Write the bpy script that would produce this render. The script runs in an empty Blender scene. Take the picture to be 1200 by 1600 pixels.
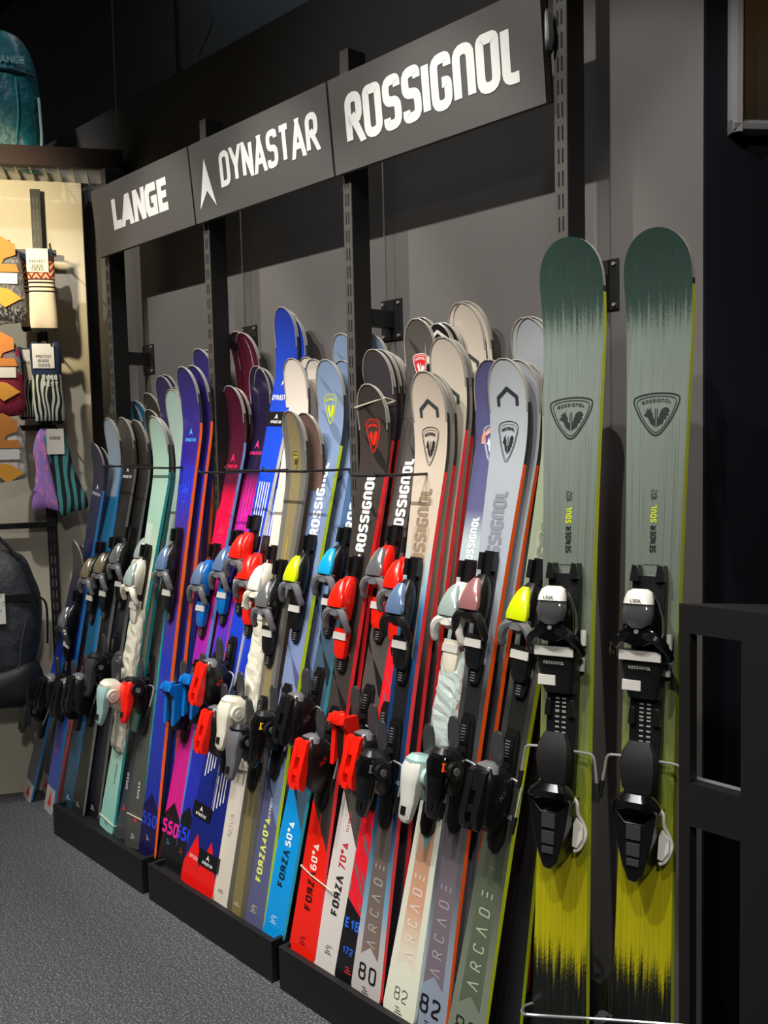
import bpy, bmesh, math, random
from mathutils import Vector, Matrix
random.seed(7)
sc = bpy.context.scene
COL = sc.collection
# ------------------------------------------------------------------ camera
FPX = 1450.0; CX, CY = 600.0, 800.0; EYE = Vector((0, 0, 1.5))
def _cam_axes():
    b = 19000.0; r = ((FPX*FPX)/b-78)/1363.0
    d = Vector((r*b, b, FPX)).normalized()
    v = Vector((-763-CX, 722-CY, FPX)); v = (v-d*v.dot(d)).normalized()
    X = -v; Z = -d; Y = Z.cross(X)
    return Matrix((X, Y, Z))           # world = AX @ cam (x right, y down, z forward)
AX = _cam_axes()
cam_data = bpy.data.cameras.new('camera'); cam = bpy.data.objects.new('camera', cam_data); COL.objects.link(cam)
c0, c1, c2 = AX.col[0], AX.col[1], AX.col[2]
m = Matrix(((c0[0], -c1[0], -c2[0], 0), (c0[1], -c1[1], -c2[1], 0), (c0[2], -c1[2], -c2[2], 0), (0, 0, 0, 1)))
m.translation = EYE
cam.matrix_world = m
cam_data.sensor_width = 36; cam_data.lens = FPX/1600*36; cam_data.clip_start = .05
sc.camera = cam
def ray(x, y): return AX @ Vector((x-CX, y-CY, FPX))
def onax(x, y, ax, val):
    d = ray(x, y); t = (val-EYE[ax])/d[ax]; return EYE+d*t
def onpl(x, y, p, n):
    d = ray(x, y); return EYE+d*((Vector(p)-EYE).dot(n)/d.dot(n))
def atdepth(x, y, z): return EYE+ray(x, y)*(z/FPX)
def proj(P):
    q = AX.transposed() @ (Vector(P)-EYE); return (CX+FPX*q.x/q.z, CY+FPX*q.y/q.z)
# ------------------------------------------------------------------ exposure, world, lights
sc.view_settings.view_transform = 'Standard'; sc.view_settings.look = 'None'
sc.view_settings.exposure = 0.0; sc.view_settings.gamma = 1.0; sc.view_settings.use_curve_mapping = False
w = bpy.data.worlds.new('world'); sc.world = w; w.use_nodes = True
w.node_tree.nodes['Background'].inputs[0].default_value = (1, .98, .95, 1)
w.node_tree.nodes['Background'].inputs[1].default_value = .05
def spot(name, loc, tgt, watts, col=(1, .95, .88), ang=70, blend=.6, rad=.05):
    l = bpy.data.lights.new(name, 'SPOT'); l.energy = watts; l.color = col
    l.spot_size = math.radians(ang); l.spot_blend = blend; l.shadow_soft_size = rad
    o = bpy.data.objects.new(name, l); COL.objects.link(o); o.location = loc
    o.rotation_euler = (Vector(tgt)-Vector(loc)).to_track_quat('-Z', 'Y').to_euler(); return o
def area(name, loc, tgt, watts, sx, sy, col=(1, 1, 1)):
    l = bpy.data.lights.new(name, 'AREA'); l.shape = 'RECTANGLE'; l.size = sx; l.size_y = sy; l.energy = watts; l.color = col
    o = bpy.data.objects.new(name, l); COL.objects.link(o); o.location = loc
    o.rotation_euler = (Vector(tgt)-Vector(loc)).to_track_quat('-Z', 'Y').to_euler(); return o
for lx, wt in ((-.45, 115), (-1.30, 140), (-1.95, 140), (-2.6, 145), (-3.25, 140)):
    spot('track_spot', (lx, 0.0, 3.5), (lx-.05, 1.6, 1.72), wt, (1, .95, .88), 47, .35, .025)
spot('shelf_spot', (-3.0, .75, 2.5), (-3.95, 1.35, 2.30), 105, (1, .83, .52), 66, .9)
spot('bag_fill_spot', (-2.2, -.6, 4.6), (-3.85, 1.30, 2.98), 170, (.95, .97, 1), 20, .8, .1)  # added fill that brightens the teal bag, not a known fixture
spot('edge_fill_spot', (.9, -.6, 3.2), (-1.9, 1.5, .8), 170, (1, .96, .9), 46, .8, .15)  # added lamp from the right, lifts the coloured ski edges
area('far_wall_fill', (-3.0, 2.5, 5.0), (-3.0, 3.2, 2.6), 14, 3.0, .5, (.85, .93, 1))  # added dim fill, keeps the far upper wall from going black
spot('mirror_fill_spot', (1.5, -1.0, 3.0), (4.0, .1, 4.4), 420, (1, .74, .40), 60, .5, .1)  # added lamp, warms the unseen side wall for the mirror's reflection
al = area('floor_fill_light', (-2.2, .0, 4.2), (-2.4, .2, 0), 42, 3.0, 1.6, (1, .99, .97)); al.data.spread = math.radians(70)  # added overhead fill for the floor, no such panel is known
# ------------------------------------------------------------------ helpers
def lin(h):
    if isinstance(h, tuple): return h if len(h) == 4 else (*h, 1)
    h = h.lstrip('#'); v = [int(h[i:i+2], 16)/255 for i in (0, 2, 4)]
    return tuple((c/12.92 if c <= .04045 else ((c+.055)/1.055)**2.4) for c in v)+(1,)
_M = {}
def mat(name, col, rough=.5, metal=0, coat=0, spec=.5, emit=0):
    if name in _M: return _M[name]
    M = bpy.data.materials.new(name); M.use_nodes = True; b = M.node_tree.nodes['Principled BSDF']
    b.inputs['Base Color'].default_value = lin(col); b.inputs['Roughness'].default_value = rough
    b.inputs['Metallic'].default_value = metal; b.inputs['Coat Weight'].default_value = coat
    b.inputs['Coat Roughness'].default_value = .08; b.inputs['Specular IOR Level'].default_value = spec
    _M[name] = M; return M
class N:
    """tiny node-tree helper"""
    def __init__(s, name, rough=.5, coat=0):
        s.M = bpy.data.materials.new(name); s.M.use_nodes = True; s.t = s.M.node_tree; s.b = s.t.nodes['Principled BSDF']
        s.b.inputs['Roughness'].default_value = rough; s.b.inputs['Coat Weight'].default_value = coat
        s.b.inputs['Coat Roughness'].default_value = .1
    def n(s, typ, **kw):
        x = s.t.nodes.new(typ)
        for k, v in kw.items(): setattr(x, k, v)
        return x
    def l(s, a, b): s.t.links.new(a, b)
    def val(s, inp, v):
        if hasattr(v, 'links') or hasattr(v, 'is_output'): s.l(v, inp)
        else: inp.default_value = v
    def math(s, op, a, b=0.0, c=None):
        x = s.n('ShaderNodeMath', operation=op); s.val(x.inputs[0], a); s.val(x.inputs[1], b)
        if c is not None: s.val(x.inputs[2], c)
        return x.outputs[0]
    def mix(s, f, a, b):
        x = s.n('ShaderNodeMix', data_type='RGBA'); s.val(x.inputs[0], f); s.val(x.inputs[6], a); s.val(x.inputs[7], b); return x.outputs[2]
    def ramp(s, f, stops, const=False):
        x = s.n('ShaderNodeValToRGB'); cr = x.color_ramp
        if const: cr.interpolation = 'CONSTANT'
        while len(cr.elements) < len(stops): cr.elements.new(.5)
        for e, (p, c) in zip(cr.elements, sorted(stops)): e.position = p
        for e, (p, c) in zip(cr.elements, sorted(stops)): e.color = lin(c)
        s.l(f, x.inputs[0]); return x.outputs[0]
    def uv(s):
        x = s.n('ShaderNodeUVMap'); y = s.n('ShaderNodeSeparateXYZ'); s.l(x.outputs[0], y.inputs[0]); return x.outputs[0], y.outputs[0], y.outputs[1]
    def obj(s):
        x = s.n('ShaderNodeTexCoord'); y = s.n('ShaderNodeSeparateXYZ'); s.l(x.outputs['Object'], y.inputs[0]); return x.outputs['Object'], y.outputs[0], y.outputs[1], y.outputs[2]
    def noise(s, vec, scale, detail=3, rough=.6, sx=1, sy=1, sz=1):
        mp = s.n('ShaderNodeMapping'); mp.inputs['Scale'].default_value = (sx, sy, sz); s.l(vec, mp.inputs[0])
        x = s.n('ShaderNodeTexNoise'); x.inputs['Scale'].default_value = scale; x.inputs['Detail'].default_value = detail; x.inputs['Roughness'].default_value = rough
        s.l(mp.outputs[0], x.inputs['Vector']); return x.outputs[0]
    def out(s, c): s.l(c, s.b.inputs['Base Color']); return s.M
    def bump(s, h, st=.2, d=.002):
        x = s.n('ShaderNodeBump'); x.inputs['Strength'].default_value = st; x.inputs['Distance'].default_value = d; s.l(h, x.inputs['Height']); s.l(x.outputs[0], s.b.inputs['Normal'])

class MB:
    def __init__(s): s.v = []; s.f = []; s.m = []; s.uvs = {}
    def add(s, vs, fs, mi=0):
        o = len(s.v); s.v += [tuple(v) for v in vs]
        for f in fs: s.f.append([o+i for i in f]); s.m.append(mi)
        return s
    def box(s, a, b, mi=0):
        (x0, y0, z0), (x1, y1, z1) = a, b
        return s.add([(x0, y0, z0), (x1, y0, z0), (x1, y1, z0), (x0, y1, z0), (x0, y0, z1), (x1, y0, z1), (x1, y1, z1), (x0, y1, z1)],
                     [(3, 2, 1, 0), (4, 5, 6, 7), (0, 1, 5, 4), (1, 2, 6, 5), (2, 3, 7, 6), (3, 0, 4, 7)], mi)
    def obox(s, c, ux, uy, uz, hx, hy, hz, mi=0):
        c = Vector(c); vs = [c+ux*(sx*hx)+uy*(sy*hy)+uz*(sz*hz) for sz in (-1, 1) for sx, sy in ((-1, -1), (1, -1), (1, 1), (-1, 1))]
        return s.add(vs, [(3, 2, 1, 0), (4, 5, 6, 7), (0, 1, 5, 4), (1, 2, 6, 5), (2, 3, 7, 6), (3, 0, 4, 7)], mi)
    def loft(s, rings, mi=0, caps=True, close=True):
        n = len(rings[0]); o = len(s.v)
        for r in rings: s.v += [tuple(p) for p in r]
        for k in range(len(rings)-1):
            for i in range(n if close else n-1):
                j = (i+1) % n; s.f.append([o+k*n+i, o+k*n+j, o+(k+1)*n+j, o+(k+1)*n+i]); s.m.append(mi)
        if caps:
            s.f.append([o+i for i in range(n)][::-1]); s.m.append(mi)
            s.f.append([o+(len(rings)-1)*n+i for i in range(n)]); s.m.append(mi)
        return s
    def tube(s, pts, r, mi=0, n=8):
        pts = [Vector(p) for p in pts]; rings = []; up = None
        for i, p in enumerate(pts):
            t = (pts[min(i+1, len(pts)-1)]-pts[max(i-1, 0)]).normalized()
            if up is None: up = Vector((0, 0, 1)) if abs(t.z) < .9 else Vector((1, 0, 0))
            a = t.cross(up).normalized(); up = a.cross(t).normalized()
            rr = r[i] if isinstance(r, (list, tuple)) else r
            rings.append([p+(a*math.cos(2*math.pi*k/n)+up*math.sin(2*math.pi*k/n))*rr for k in range(n)])
        return s.loft(rings, mi)
    def prism(s, poly, y0, y1, mi=0, axis='y'):
        """poly in (x,z), extruded along y (or in (y,z) along x)"""
        if axis == 'y': rings = [[(x, y, z) for x, z in poly] for y in (y0, y1)]
        elif axis == 'x': rings = [[(y, x, z) for x, z in poly] for y in (y0, y1)]
        else: rings = [[(x, z, y) for x, z in poly] for y in (y0, y1)]
        return s.loft(rings, mi)
    def cyl(s, c, ax, r, h, mi=0, n=20):
        c = Vector(c); ax = Vector(ax).normalized(); return s.tube([c-ax*h/2, c+ax*h/2], r, mi, n)
    def data(s, name, mats, smooth=True):
        me = bpy.data.meshes.new(name); me.from_pydata(s.v, [], s.f)
        for M in mats: me.materials.append(M)
        for i, p in enumerate(me.polygons): p.material_index = s.m[i]
        if s.uvs:
            uv = me.uv_layers.new(name='UVMap')
            for p in me.polygons:
                for li in p.loop_indices:
                    uv.data[li].uv = s.uvs.get(me.loops[li].vertex_index, (0, 0))
        bm = bmesh.new(); bm.from_mesh(me)
        if not s.uvs: bmesh.ops.recalc_face_normals(bm, faces=bm.faces)
        bm.to_mesh(me); bm.free()
        if smooth:
            me.polygons.foreach_set('use_smooth', [True]*len(me.polygons)); me.set_sharp_from_angle(angle=math.radians(35))
        me.update(); return me
    def build(s, name, mats, parent=None, smooth=True, bevel=0, subsurf=0):
        if not isinstance(mats, (list, tuple)): mats = [mats]
        return link(name, s.data(name, mats, smooth), parent, bevel, subsurf)
def link(name, me, parent=None, bevel=0, subsurf=0):
    o = bpy.data.objects.new(name, me); COL.objects.link(o)
    if parent: o.parent = parent
    if bevel:
        b = o.modifiers.new('bevel', 'BEVEL'); b.width = bevel; b.segments = 2; b.limit_method = 'ANGLE'; b.angle_limit = math.radians(40)
    if subsurf:
        b = o.modifiers.new('subsurf', 'SUBSURF'); b.levels = subsurf; b.render_levels = subsurf
    return o
def thing(name, label, cat, matrix=None, group=None):
    o = bpy.data.objects.new(name, None); COL.objects.link(o); o.empty_display_size = .05
    if matrix is not None: o.matrix_world = matrix
    tag(o, label, cat, group); return o
def tag(o, label, cat, group=None):
    o['label'] = label; o['category'] = cat
    if group: o['group'] = group
    return o
def struct(o): o['kind'] = 'structure'; return o
def frame(o, x, y, z):
    M = Matrix(((x[0], y[0], z[0], o[0]), (x[1], y[1], z[1], o[1]), (x[2], y[2], z[2], o[2]), (0, 0, 0, 1))); return M
def selli(cx, cy, z, hx, hy, e=.6, n=20):
    r = []
    for k in range(n):
        a = 2*math.pi*k/n; c, q = math.cos(a), math.sin(a)
        r.append((cx+hx*math.copysign(abs(c)**e, c), cy+hy*math.copysign(abs(q)**e, q), z))
    return r
def cr(pts, n=6, closed=False):
    """catmull-rom through 2D/3D points"""
    P = [Vector(p) for p in pts]; out = []; L = len(P); rng = range(L if closed else L-1)
    for i in rng:
        if closed: p0, p1, p2, p3 = P[(i-1) % L], P[i], P[(i+1) % L], P[(i+2) % L]
        else: p0, p1, p2, p3 = P[max(i-1, 0)], P[i], P[i+1], P[min(i+2, L-1)]
        for k in range(n):
            t = k/n; out.append(.5*((2*p1)+(p2-p0)*t+(2*p0-5*p1+4*p2-p3)*t*t+(3*p1-p0-3*p2+p3)*t**3))
    if not closed: out.append(P[-1])
    return out
# ------------------------------------------------------------------ stroke lettering
G = {  # glyph: (width, rounded?, polylines in 0..1)
'A': (.72, 0, [[(0, 0), (.36, 1)], [(.36, 1), (.72, 0)], [(.12, .27), (.6, .27)]]), 'V': (.7, 0, [[(0, 1), (.35, 0)], [(.35, 0), (.7, 1)]]),
'Λ': (.72, 0, [[(0, 0), (.36, 1)], [(.36, 1), (.72, 0)]]), 'Ξ': (.55, 0, [[(0, 0), (.55, 0)], [(0, .5), (.55, .5)], [(0, 1), (.55, 1)]]),
'B': (.6, 1, [[(0, 0), (0, 1), (.55, 1), (.55, .52), (0, .52)], [(.3, .52), (.6, .52), (.6, 0), (0, 0)]]),
'C': (.58, 1, [[(.58, .8), (.58, 1), (0, 1), (0, 0), (.58, 0), (.58, .2)]]),
'D': (.62, 1, [[(0, 0), (0, 1), (.62, 1), (.62, 0), (0, 0)]]),
'E': (.54, 0, [[(.54, 0), (0, 0), (0, 1), (.54, 1)], [(0, .5), (.48, .5)]]),
'F': (.54, 0, [[(0, 0), (0, 1), (.54, 1)], [(0, .48), (.48, .48)]]),
'G': (.62, 1, [[(.62, .8), (.62, 1), (0, 1), (0, 0), (.62, 0), (.62, .48), (.34, .48)]]),
'H': (.6, 0, [[(0, 0), (0, 1)], [(.6, 0), (.6, 1)], [(0, .5), (.6, .5)]]),
'I': (0.0, 0, [[(0, 0), (0, 1)]]), 'K': (.6, 0, [[(0, 0), (0, 1)], [(.6, 1), (.05, .45)], [(.2, .55), (.62, 0)]]),
'L': (.5, 0, [[(0, 1), (0, 0), (.5, 0)]]), 'l': (.5, 1, [[(0, 1), (0, 0), (.5, 0)]]),
'M': (.8, 0, [[(0, 0), (0, 1)], [(0, 1), (.4, .3)], [(.4, .3), (.8, 1)], [(.8, 1), (.8, 0)]]), 'N': (.62, 0, [[(0, 0), (0, 1)], [(.04, 1), (.58, 0)], [(.62, 0), (.62, 1)]]),
'n': (.62, 1, [[(0, 0), (0, 1), (.62, 1), (.62, 0)]]), 'O': (.64, 1, [[(.32, 1), (0, 1), (0, 0), (.64, 0), (.64, 1), (.32, 1)]]),
'P': (.58, 1, [[(0, 0), (0, 1), (.58, 1), (.58, .42), (0, .42)]]),
'R': (.6, 1, [[(0, 0), (0, 1), (.6, 1), (.6, .45), (0, .45)], [(.3, .45), (.64, 0)]]),
'Я': (.6, 1, [[(.6, 0), (.6, 1), (0, 1), (0, .45), (.6, .45)], [(.3, .45), (-.04, 0)]]),
'S': (.58, 1, [[(.58, .82), (.58, 1), (0, 1), (0, .52), (.58, .52), (.58, 0), (0, 0), (0, .18)]]),
'T': (.62, 0, [[(.31, 0), (.31, 1)], [(0, 1), (.62, 1)]]), 'U': (.6, 1, [[(0, 1), (0, 0), (.6, 0), (.6, 1)]]),
'X': (.62, 0, [[(0, 0), (.62, 1)], [(0, 1), (.62, 0)]]), 'Y': (.66, 0, [[(0, 1), (.33, .45), (.66, 1)], [(.33, .45), (.33, 0)]]),
'Z': (.58, 0, [[(0, 1), (.6, 1)], [(.56, 1), (.02, 0)], [(0, 0), (.6, 0)]]),
'0': (.6, 1, [[(.3, 1), (0, 1), (0, 0), (.6, 0), (.6, 1), (.3, 1)]]), '1': (.2, 0, [[(0, .8), (.2, 1), (.2, 0)]]),
'2': (.58, 1, [[(0, .8), (0, 1), (.58, 1), (.58, .55), (0, .25), (0, 0), (.58, 0)]]),
'4': (.6, 0, [[(.5, 0), (.5, 1), (0, .3), (.62, .3)]]), '5': (.58, 1, [[(.56, 1), (0, 1), (0, .56), (.58, .56), (.58, 0), (0, 0), (0, .15)]]),
'6': (.6, 1, [[(.56, 1), (0, 1), (0, 0), (.6, 0), (.6, .56), (0, .56)]]), '7': (.56, 0, [[(0, 1), (.56, 1), (.15, 0)]]),
'8': (.6, 1, [[(.3, 1), (.03, 1), (.03, .54), (.57, .54), (.57, 1), (.3, 1)], [(.3, .54), (0, .54), (0, 0), (.6, 0), (.6, .54), (.3, .54)]]),
'°': (.26, 1, [[(.13, 1), (0, 1), (0, .7), (.26, .7), (.26, 1), (.13, 1)]]),
'Δ': (.6, 0, [[(.25, .1), (.6, .1), (.3, .8), (.05, .1), (.2, .1)]]), '|': (0.0, 0, [[(0, 0), (0, 1)]]), '-': (.4, 0, [[(0, .5), (.4, .5)]]),
'^': (.7, 0, [[(0, 0), (.35, 1), (.7, 0)]]), ' ': (.35, 0, [])}
def rnd(pl, rad):
    out = [Vector(pl[0])]
    for i in range(1, len(pl)-1):
        p, a, b = Vector(pl[i]), Vector(pl[i-1]), Vector(pl[i+1])
        da, db = (a-p), (b-p); q = min(rad, da.length*.5, db.length*.5); s, e = p+da.normalized()*q, p+db.normalized()*q
        for k in range(5):
            t = k/4; out.append(s*(1-t)**2+p*2*t*(1-t)+e*t*t)
    out.append(Vector(pl[-1])); return out
class Line(list):
    lim = None
def text_lines(txt, h, sw, gap=.26, narrow=1.0, shear=0.0, rad=.25):
    """list of polylines (a,b) with outer height h; total width"""
    ih = h-sw; x = sw/2; out = []
    for ch in txt:
        wd, rd, pls = G[ch]
        for pl in pls:
            q = [(px*ih*narrow, py*ih) for px, py in pl]
            if rd and len(q) > 2: q = rnd(q, rad*ih)
            else:
                q = [Vector(p) for p in q]
                if abs(q[0].x-q[1].x) > 1e-6 and abs(q[0].y-q[1].y) > 1e-6: q[0] = q[0]+(q[0]-q[1]).normalized()*sw*.7
                if abs(q[-1].x-q[-2].x) > 1e-6 and abs(q[-1].y-q[-2].y) > 1e-6: q[-1] = q[-1]+(q[-1]-q[-2]).normalized()*sw*.7
            ln = Line(Vector((x+p[0]+shear*p[1], sw/2+p[1])) for p in q); ln.lim = (0, h); out.append(ln)
        x += wd*ih*narrow+sw+gap*h*narrow if ch != ' ' else .4*h
    return out, x-gap*h*narrow-sw/2
_LIFT = [0]
def ribbon(mb, pl, sw, fn, step=.02, mi=0):
    """flat ribbon along polyline pl in 2D, mapped by fn(a,b)"""
    lim = getattr(pl, 'lim', None); P = [Vector(pl[0])]
    for p in pl[1:]:
        p = Vector(p); d = p-P[-1]
        if d.length < 1e-6: continue
        k = max(1, int(d.length/step)); a = P[-1].copy()
        for i in range(1, k+1): P.append(a+d*(i/k))
    if len(P) < 2: return
    closed = (P[0]-P[-1]).length < 1e-5
    if closed: P = P[:-1]
    n = len(P); vs = []; _LIFT[0] = (_LIFT[0]+1) % 7; lift = .00009*_LIFT[0]
    for i in range(n):
        a = P[i-1] if (i > 0 or closed) else None; b = P[(i+1) % n] if (i < n-1 or closed) else None
        d0 = (P[i]-a).normalized() if a is not None else None; d1 = (b-P[i]).normalized() if b is not None else None
        if d0 is None: d0 = d1
        if d1 is None: d1 = d0
        n0 = Vector((-d0.y, d0.x)); n1 = Vector((-d1.y, d1.x)); q = n0+n1
        q = q.normalized() if q.length > 1e-4 else n0
        k = sw/2/max(.38, q.dot(n0)); e1, e2 = P[i]+q*k, P[i]-q*k
        if lim: e1.y = min(lim[1], max(lim[0], e1.y)); e2.y = min(lim[1], max(lim[0], e2.y))
        e1, e2 = fn(*e1), fn(*e2); vs += [(e1[0], e1[1]-lift, e1[2]), (e2[0], e2[1]-lift, e2[2])]
    fs = [(2*i, 2*i+1, 2*((i+1) % n)+1, 2*((i+1) % n)) for i in range(n if closed else n-1)]
    mb.add(vs, fs, mi)
# ------------------------------------------------------------------ common materials
BLK = mat('black_plastic', '#141415', .35, coat=.2); BLKG = mat('gloss_black', '#0c0c0d', .12, coat=.6)
BMET = mat('black_powder_coat', '#141416', .45); CHROME = mat('chrome', '#d0d0d2', .25, .7); STEEL = mat('brushed_steel', '#b8b8ba', .35, .6)
DGREY = mat('dark_grey_plastic', '#3b3b3e', .35, coat=.3); MGREY = mat('mid_grey_plastic', '#6a6a6d', .3, coat=.4)
WHT = mat('white_plastic', '#dcdad2', .3, coat=.3); OFFW = mat('cream_plastic', '#e6e1cc', .3, coat=.3)
PADW = mat('pad_white', '#c9c7c0', .5); RIM = mat('clear_tip_film', '#b9b4aa', .18, .35, coat=.8)
RED = mat('red_plastic', '#f2200f', .3, coat=.4); BLUE = mat('blue_plastic', '#0a6fc4', .25, coat=.5); YEL = mat('yellow_plastic', '#f2c012', .4)
LIME = mat('lime_plastic', '#cfe00f', .25, coat=.5); CYAN = mat('cyan_plastic', '#16a5dc', .25, coat=.5); SILV = mat('silver_film', '#b4b6ba', .16, .75)
MINTP = mat('mint_plastic', '#a9cdc6', .3, coat=.4); ORANGE = mat('orange_plastic', '#ee5a1c', .4); PINKS = mat('rose_film', '#c98a8c', .18, .5)
GOLDS = mat('champagne_film', '#b9a98a', .16, .7); BLUS = mat('blue_silver_film', '#7f9dc8', .16, .5); MINTS = mat('mint_silver_film', '#bfd2cc', .18, .4)
INK = mat('black_ink', '#17191a', .4); WINK = mat('white_ink', '#e9e9e6', .4); SIDED = mat('dark_film_edge', '#3a3836', .25, coat=.4); BASE = mat('ski_base', '#0b0b0c', .3)
# ------------------------------------------------------------------ structure
YW = 1.95; YP = 1.783
def wall_mat(name, col, bump=.05):
    k = N(name, .75); v, *_ = k.obj(); nz = k.noise(v, 3.0, 4); c = lin(col)
    k.bump(k.noise(v, 180, 2), bump, .0006)
    return k.out(k.mix(nz, tuple(x*.9 for x in c[:3])+(1,), tuple(min(1, x*1.1) for x in c[:3])+(1,)))
M_wall = wall_mat('charcoal_wall_paint', '#5c5957'); M_navy = wall_mat('navy_black_panel', '#0b0e15', .03); M_navy.node_tree.nodes['Principled BSDF'].inputs['Specular IOR Level'].default_value = .15
M_cream = wall_mat('cream_wall_paint', '#cfc8b4'); M_up = wall_mat('dark_upper_wall_paint', '#4a4d50'); M_ceil = wall_mat('black_ceiling_paint', '#101113')
k = N('speckled_rubber_floor', .62); v, *_ = k.obj()
sp = k.noise(v, 170, 2, .8); sp2 = k.noise(v, 60, 3, .8)
c = k.ramp(sp, [(0, '#2b2b2d'), (.48, '#3a3a3c'), (.56, '#59595c'), (.62, '#a8a8a9')]); c2 = k.ramp(sp2, [(.3, '#262628'), (.7, '#5a5a5c')])
k.bump(sp, .4, .001); M_floor = k.out(k.mix(.35, c, c2))
struct(MB().box((-8, -5, -.1), (4, 6, 0)).build('floor', M_floor, smooth=False))
# main wall: top edge slightly rising to the left as it reads in the place
WE = onax(1102, 500, 1, YW).x; mb = MB(); mb.prism([(-4.6, 0), (WE, 0), (WE, 2.87), (-2.40, 2.903), (-4.04, 2.932), (-4.6, 2.94)], YW, YW+.12)
struct(mb.build('wall_back', M_wall, smooth=False))
ND = AX @ Vector((10500-CX, 655-CY, FPX)); ND = Vector((ND.x, ND.y, 0)).normalized(); NN = Vector((-ND.y, ND.x, 0))   # dark wall turns away from the ski wall here
NO = onax(1102, 500, 1, YW-.006); NO.z = 0
struct(MB().obox(NO+ND*1.3+NN*.06+Vector((0, 0, 2.1)), ND, NN, Vector((0, 0, 1)), 1.3, .06, 2.1).build('wall_right', M_navy, smooth=False))
struct(MB().box((-9, 3.3, 0), (4, 3.45, 5.2)).build('wall_far', M_up, smooth=False))
mb = MB(); a = onax(279, 60, 1, 3.3); mb.box((a.x-.012, 3.285, 0), (a.x+.012, 3.3, 5.2)); struct(mb.build('trim_1', M_ceil, smooth=False))
struct(MB().box((-9, -5.1, 0), (4, -5, 5.2)).build('wall_front', mat('shop_wall', '#4a3f32', .8), smooth=False))
struct(MB().box((4, -5, 0), (4.1, 6, 5.2)).build('wall_side', mat('shop_wall', '#4a3f32', .8), smooth=False))
struct(MB().box((-9, -5, 5.2), (4, 6, 5.3)).build('ceiling', M_ceil, smooth=False))
LE = Vector((-3.84, 1.86, 0)); LD = Vector((-.4705, -.8824, 0)).normalized(); LN = Vector((-LD.y, LD.x, 0))   # left wall end, direction, normal (towards room)
if LN.x < 0: LN = -LN
UZ = Vector((0, 0, 1))
def onl(x, y, off): return onpl(x, y, LE+LN*off, LN)
ztop = onl(100, 285, 0).z
mb = MB(); mb.obox(LE+LD*1.5-LN*.05+UZ*(ztop/2), LD, LN, UZ, 1.5, .05, ztop/2); struct(mb.build('wall_left', M_cream, smooth=False))
# ------------------------------------------------------------------ plinths
for i, (x0, x1) in enumerate(((-3.475, -2.775), (-2.735, -2.045), (-2.012, -1.315))):
    mb = MB(); mb.box((x0, 1.463, 0), (x1, 1.90, .100)); mb.box((x0, 1.445, 0), (x1, 1.463, .121)); mb.box((x0, 1.463, 0), (x0+.012, 1.90, .121)); mb.box((x1-.012, 1.463, 0), (x1, 1.90, .121))
    o = mb.build('display_plinth', mat('plinth_laminate', '#131315', .5), smooth=False, bevel=.0015)
    tag(o, ['black floor plinth under the leftmost skis, farthest from the camera', 'black floor plinth in the middle of the three, under the pink and blue skis', 'black floor plinth nearest the camera, under the red and white tails'][i], 'plinth', 'plinths along the ski wall')
# ------------------------------------------------------------------ uprights with brackets
PX = [-3.50, -2.776, -2.044, -1.307]
for i, x in enumerate(PX):
    zt = 2.60
    t = thing('slotted_upright', ['black slotted upright holding the left end of the first brand sign', 'black slotted upright between the two smaller brand signs', 'black slotted upright at the joint of the middle and the largest sign', 'tall black slotted upright right of the largest sign, above the green skis'][i], 'upright', Matrix.Translation((x, YP, 0)), 'uprights of the ski wall')
    mb = MB(); mb.box((0, 0, 0), (.036, .066, zt)); mb.build('post', mat('upright_shaded_side', '#111214', .5), t, False, bevel=.001)  # shade of the sides put into a darker copy of the metal
    MB().box((.001, -.0015, 0), (.035, .001, zt-.002)).build('slotted_strip', mat('upright_metal', '#4a4744', .42), t, False)
    mb = MB(); z = .25
    while z < zt-.08:
        for q in (.010, .021): mb.box((q, -.0022, z), (q+.0045, .002, z+.033))
        z += .0505
    mb.build('slots', mat('slot_black', '#020202', .9), t, False)
    mb = MB(); mb.box((.004, .066, 1.835), (.032, YW-YP-.006, 1.885)); mb.build('bracket_arm', BMET, t, False, bevel=.001)
    b = MB(); b.box((-.026, YW-YP-.006, 1.80), (.062, YW-YP, 1.92)); b = b.build('bracket_plate', BMET, t, False, bevel=.001)
    for q in (-.015, .051):
        for z in (1.812, 1.908): MB().cyl((q, YW-YP-.008, z), (0, 1, 0), .0045, .006, n=10).build('bolt', STEEL, b)
# ------------------------------------------------------------------ signs
k = N('sign_board', .6); v, *_ = k.obj(); nz = k.noise(v, 220, 3, .8); k.bump(nz, .25, .0006)
M_sign = k.out(k.ramp(nz, [(.3, '#4a4846'), (.7, '#565452')]))
k = N('honeycomb_edge', .7); v, x, y, z = k.obj(); s = k.math('FRACT', k.math('MULTIPLY', z, 110)); M_edge = k.out(k.ramp(s, [(0, '#0a0a0a'), (.55, '#3a3a3a')], True))
sy = Vector((0, 1.753-1.731, 2.2505-2.5045)); sup = (-sy).normalized(); sh = sy.length; snr = Vector((0, -sup.z, sup.y))
if snr.y > 0: snr = -snr
def sign(x0, x1, lab, glyphs):
    M = frame(Vector((x0, 1.753, 2.2505)), Vector((1, 0, 0)), -snr, sup)
    t = thing('brand_sign', lab, 'sign', M, 'brand signs above the skis')
    W = x1-x0; mb = MB(); mb.box((0, 0, 0), (W, .018, sh), 0)
    p = mb.build('sign_panel', [M_sign], t, False)
    mb = MB(); mb.box((-.0005, .0185, .004), (W+.0005, .029, sh-.004)); mb.build('sign_core', M_edge, t, False)
    mb = MB()
    for txt, a, b, h, sw, gap, nar, shr in glyphs:
        ls, tw = text_lines(txt, h, sw, gap, nar, shr)
        for l in ls: ribbon(mb, l, sw, lambda p, q: (a+p, -.0012, b+q), .05)
    return t, mb, W
g = .009
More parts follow.
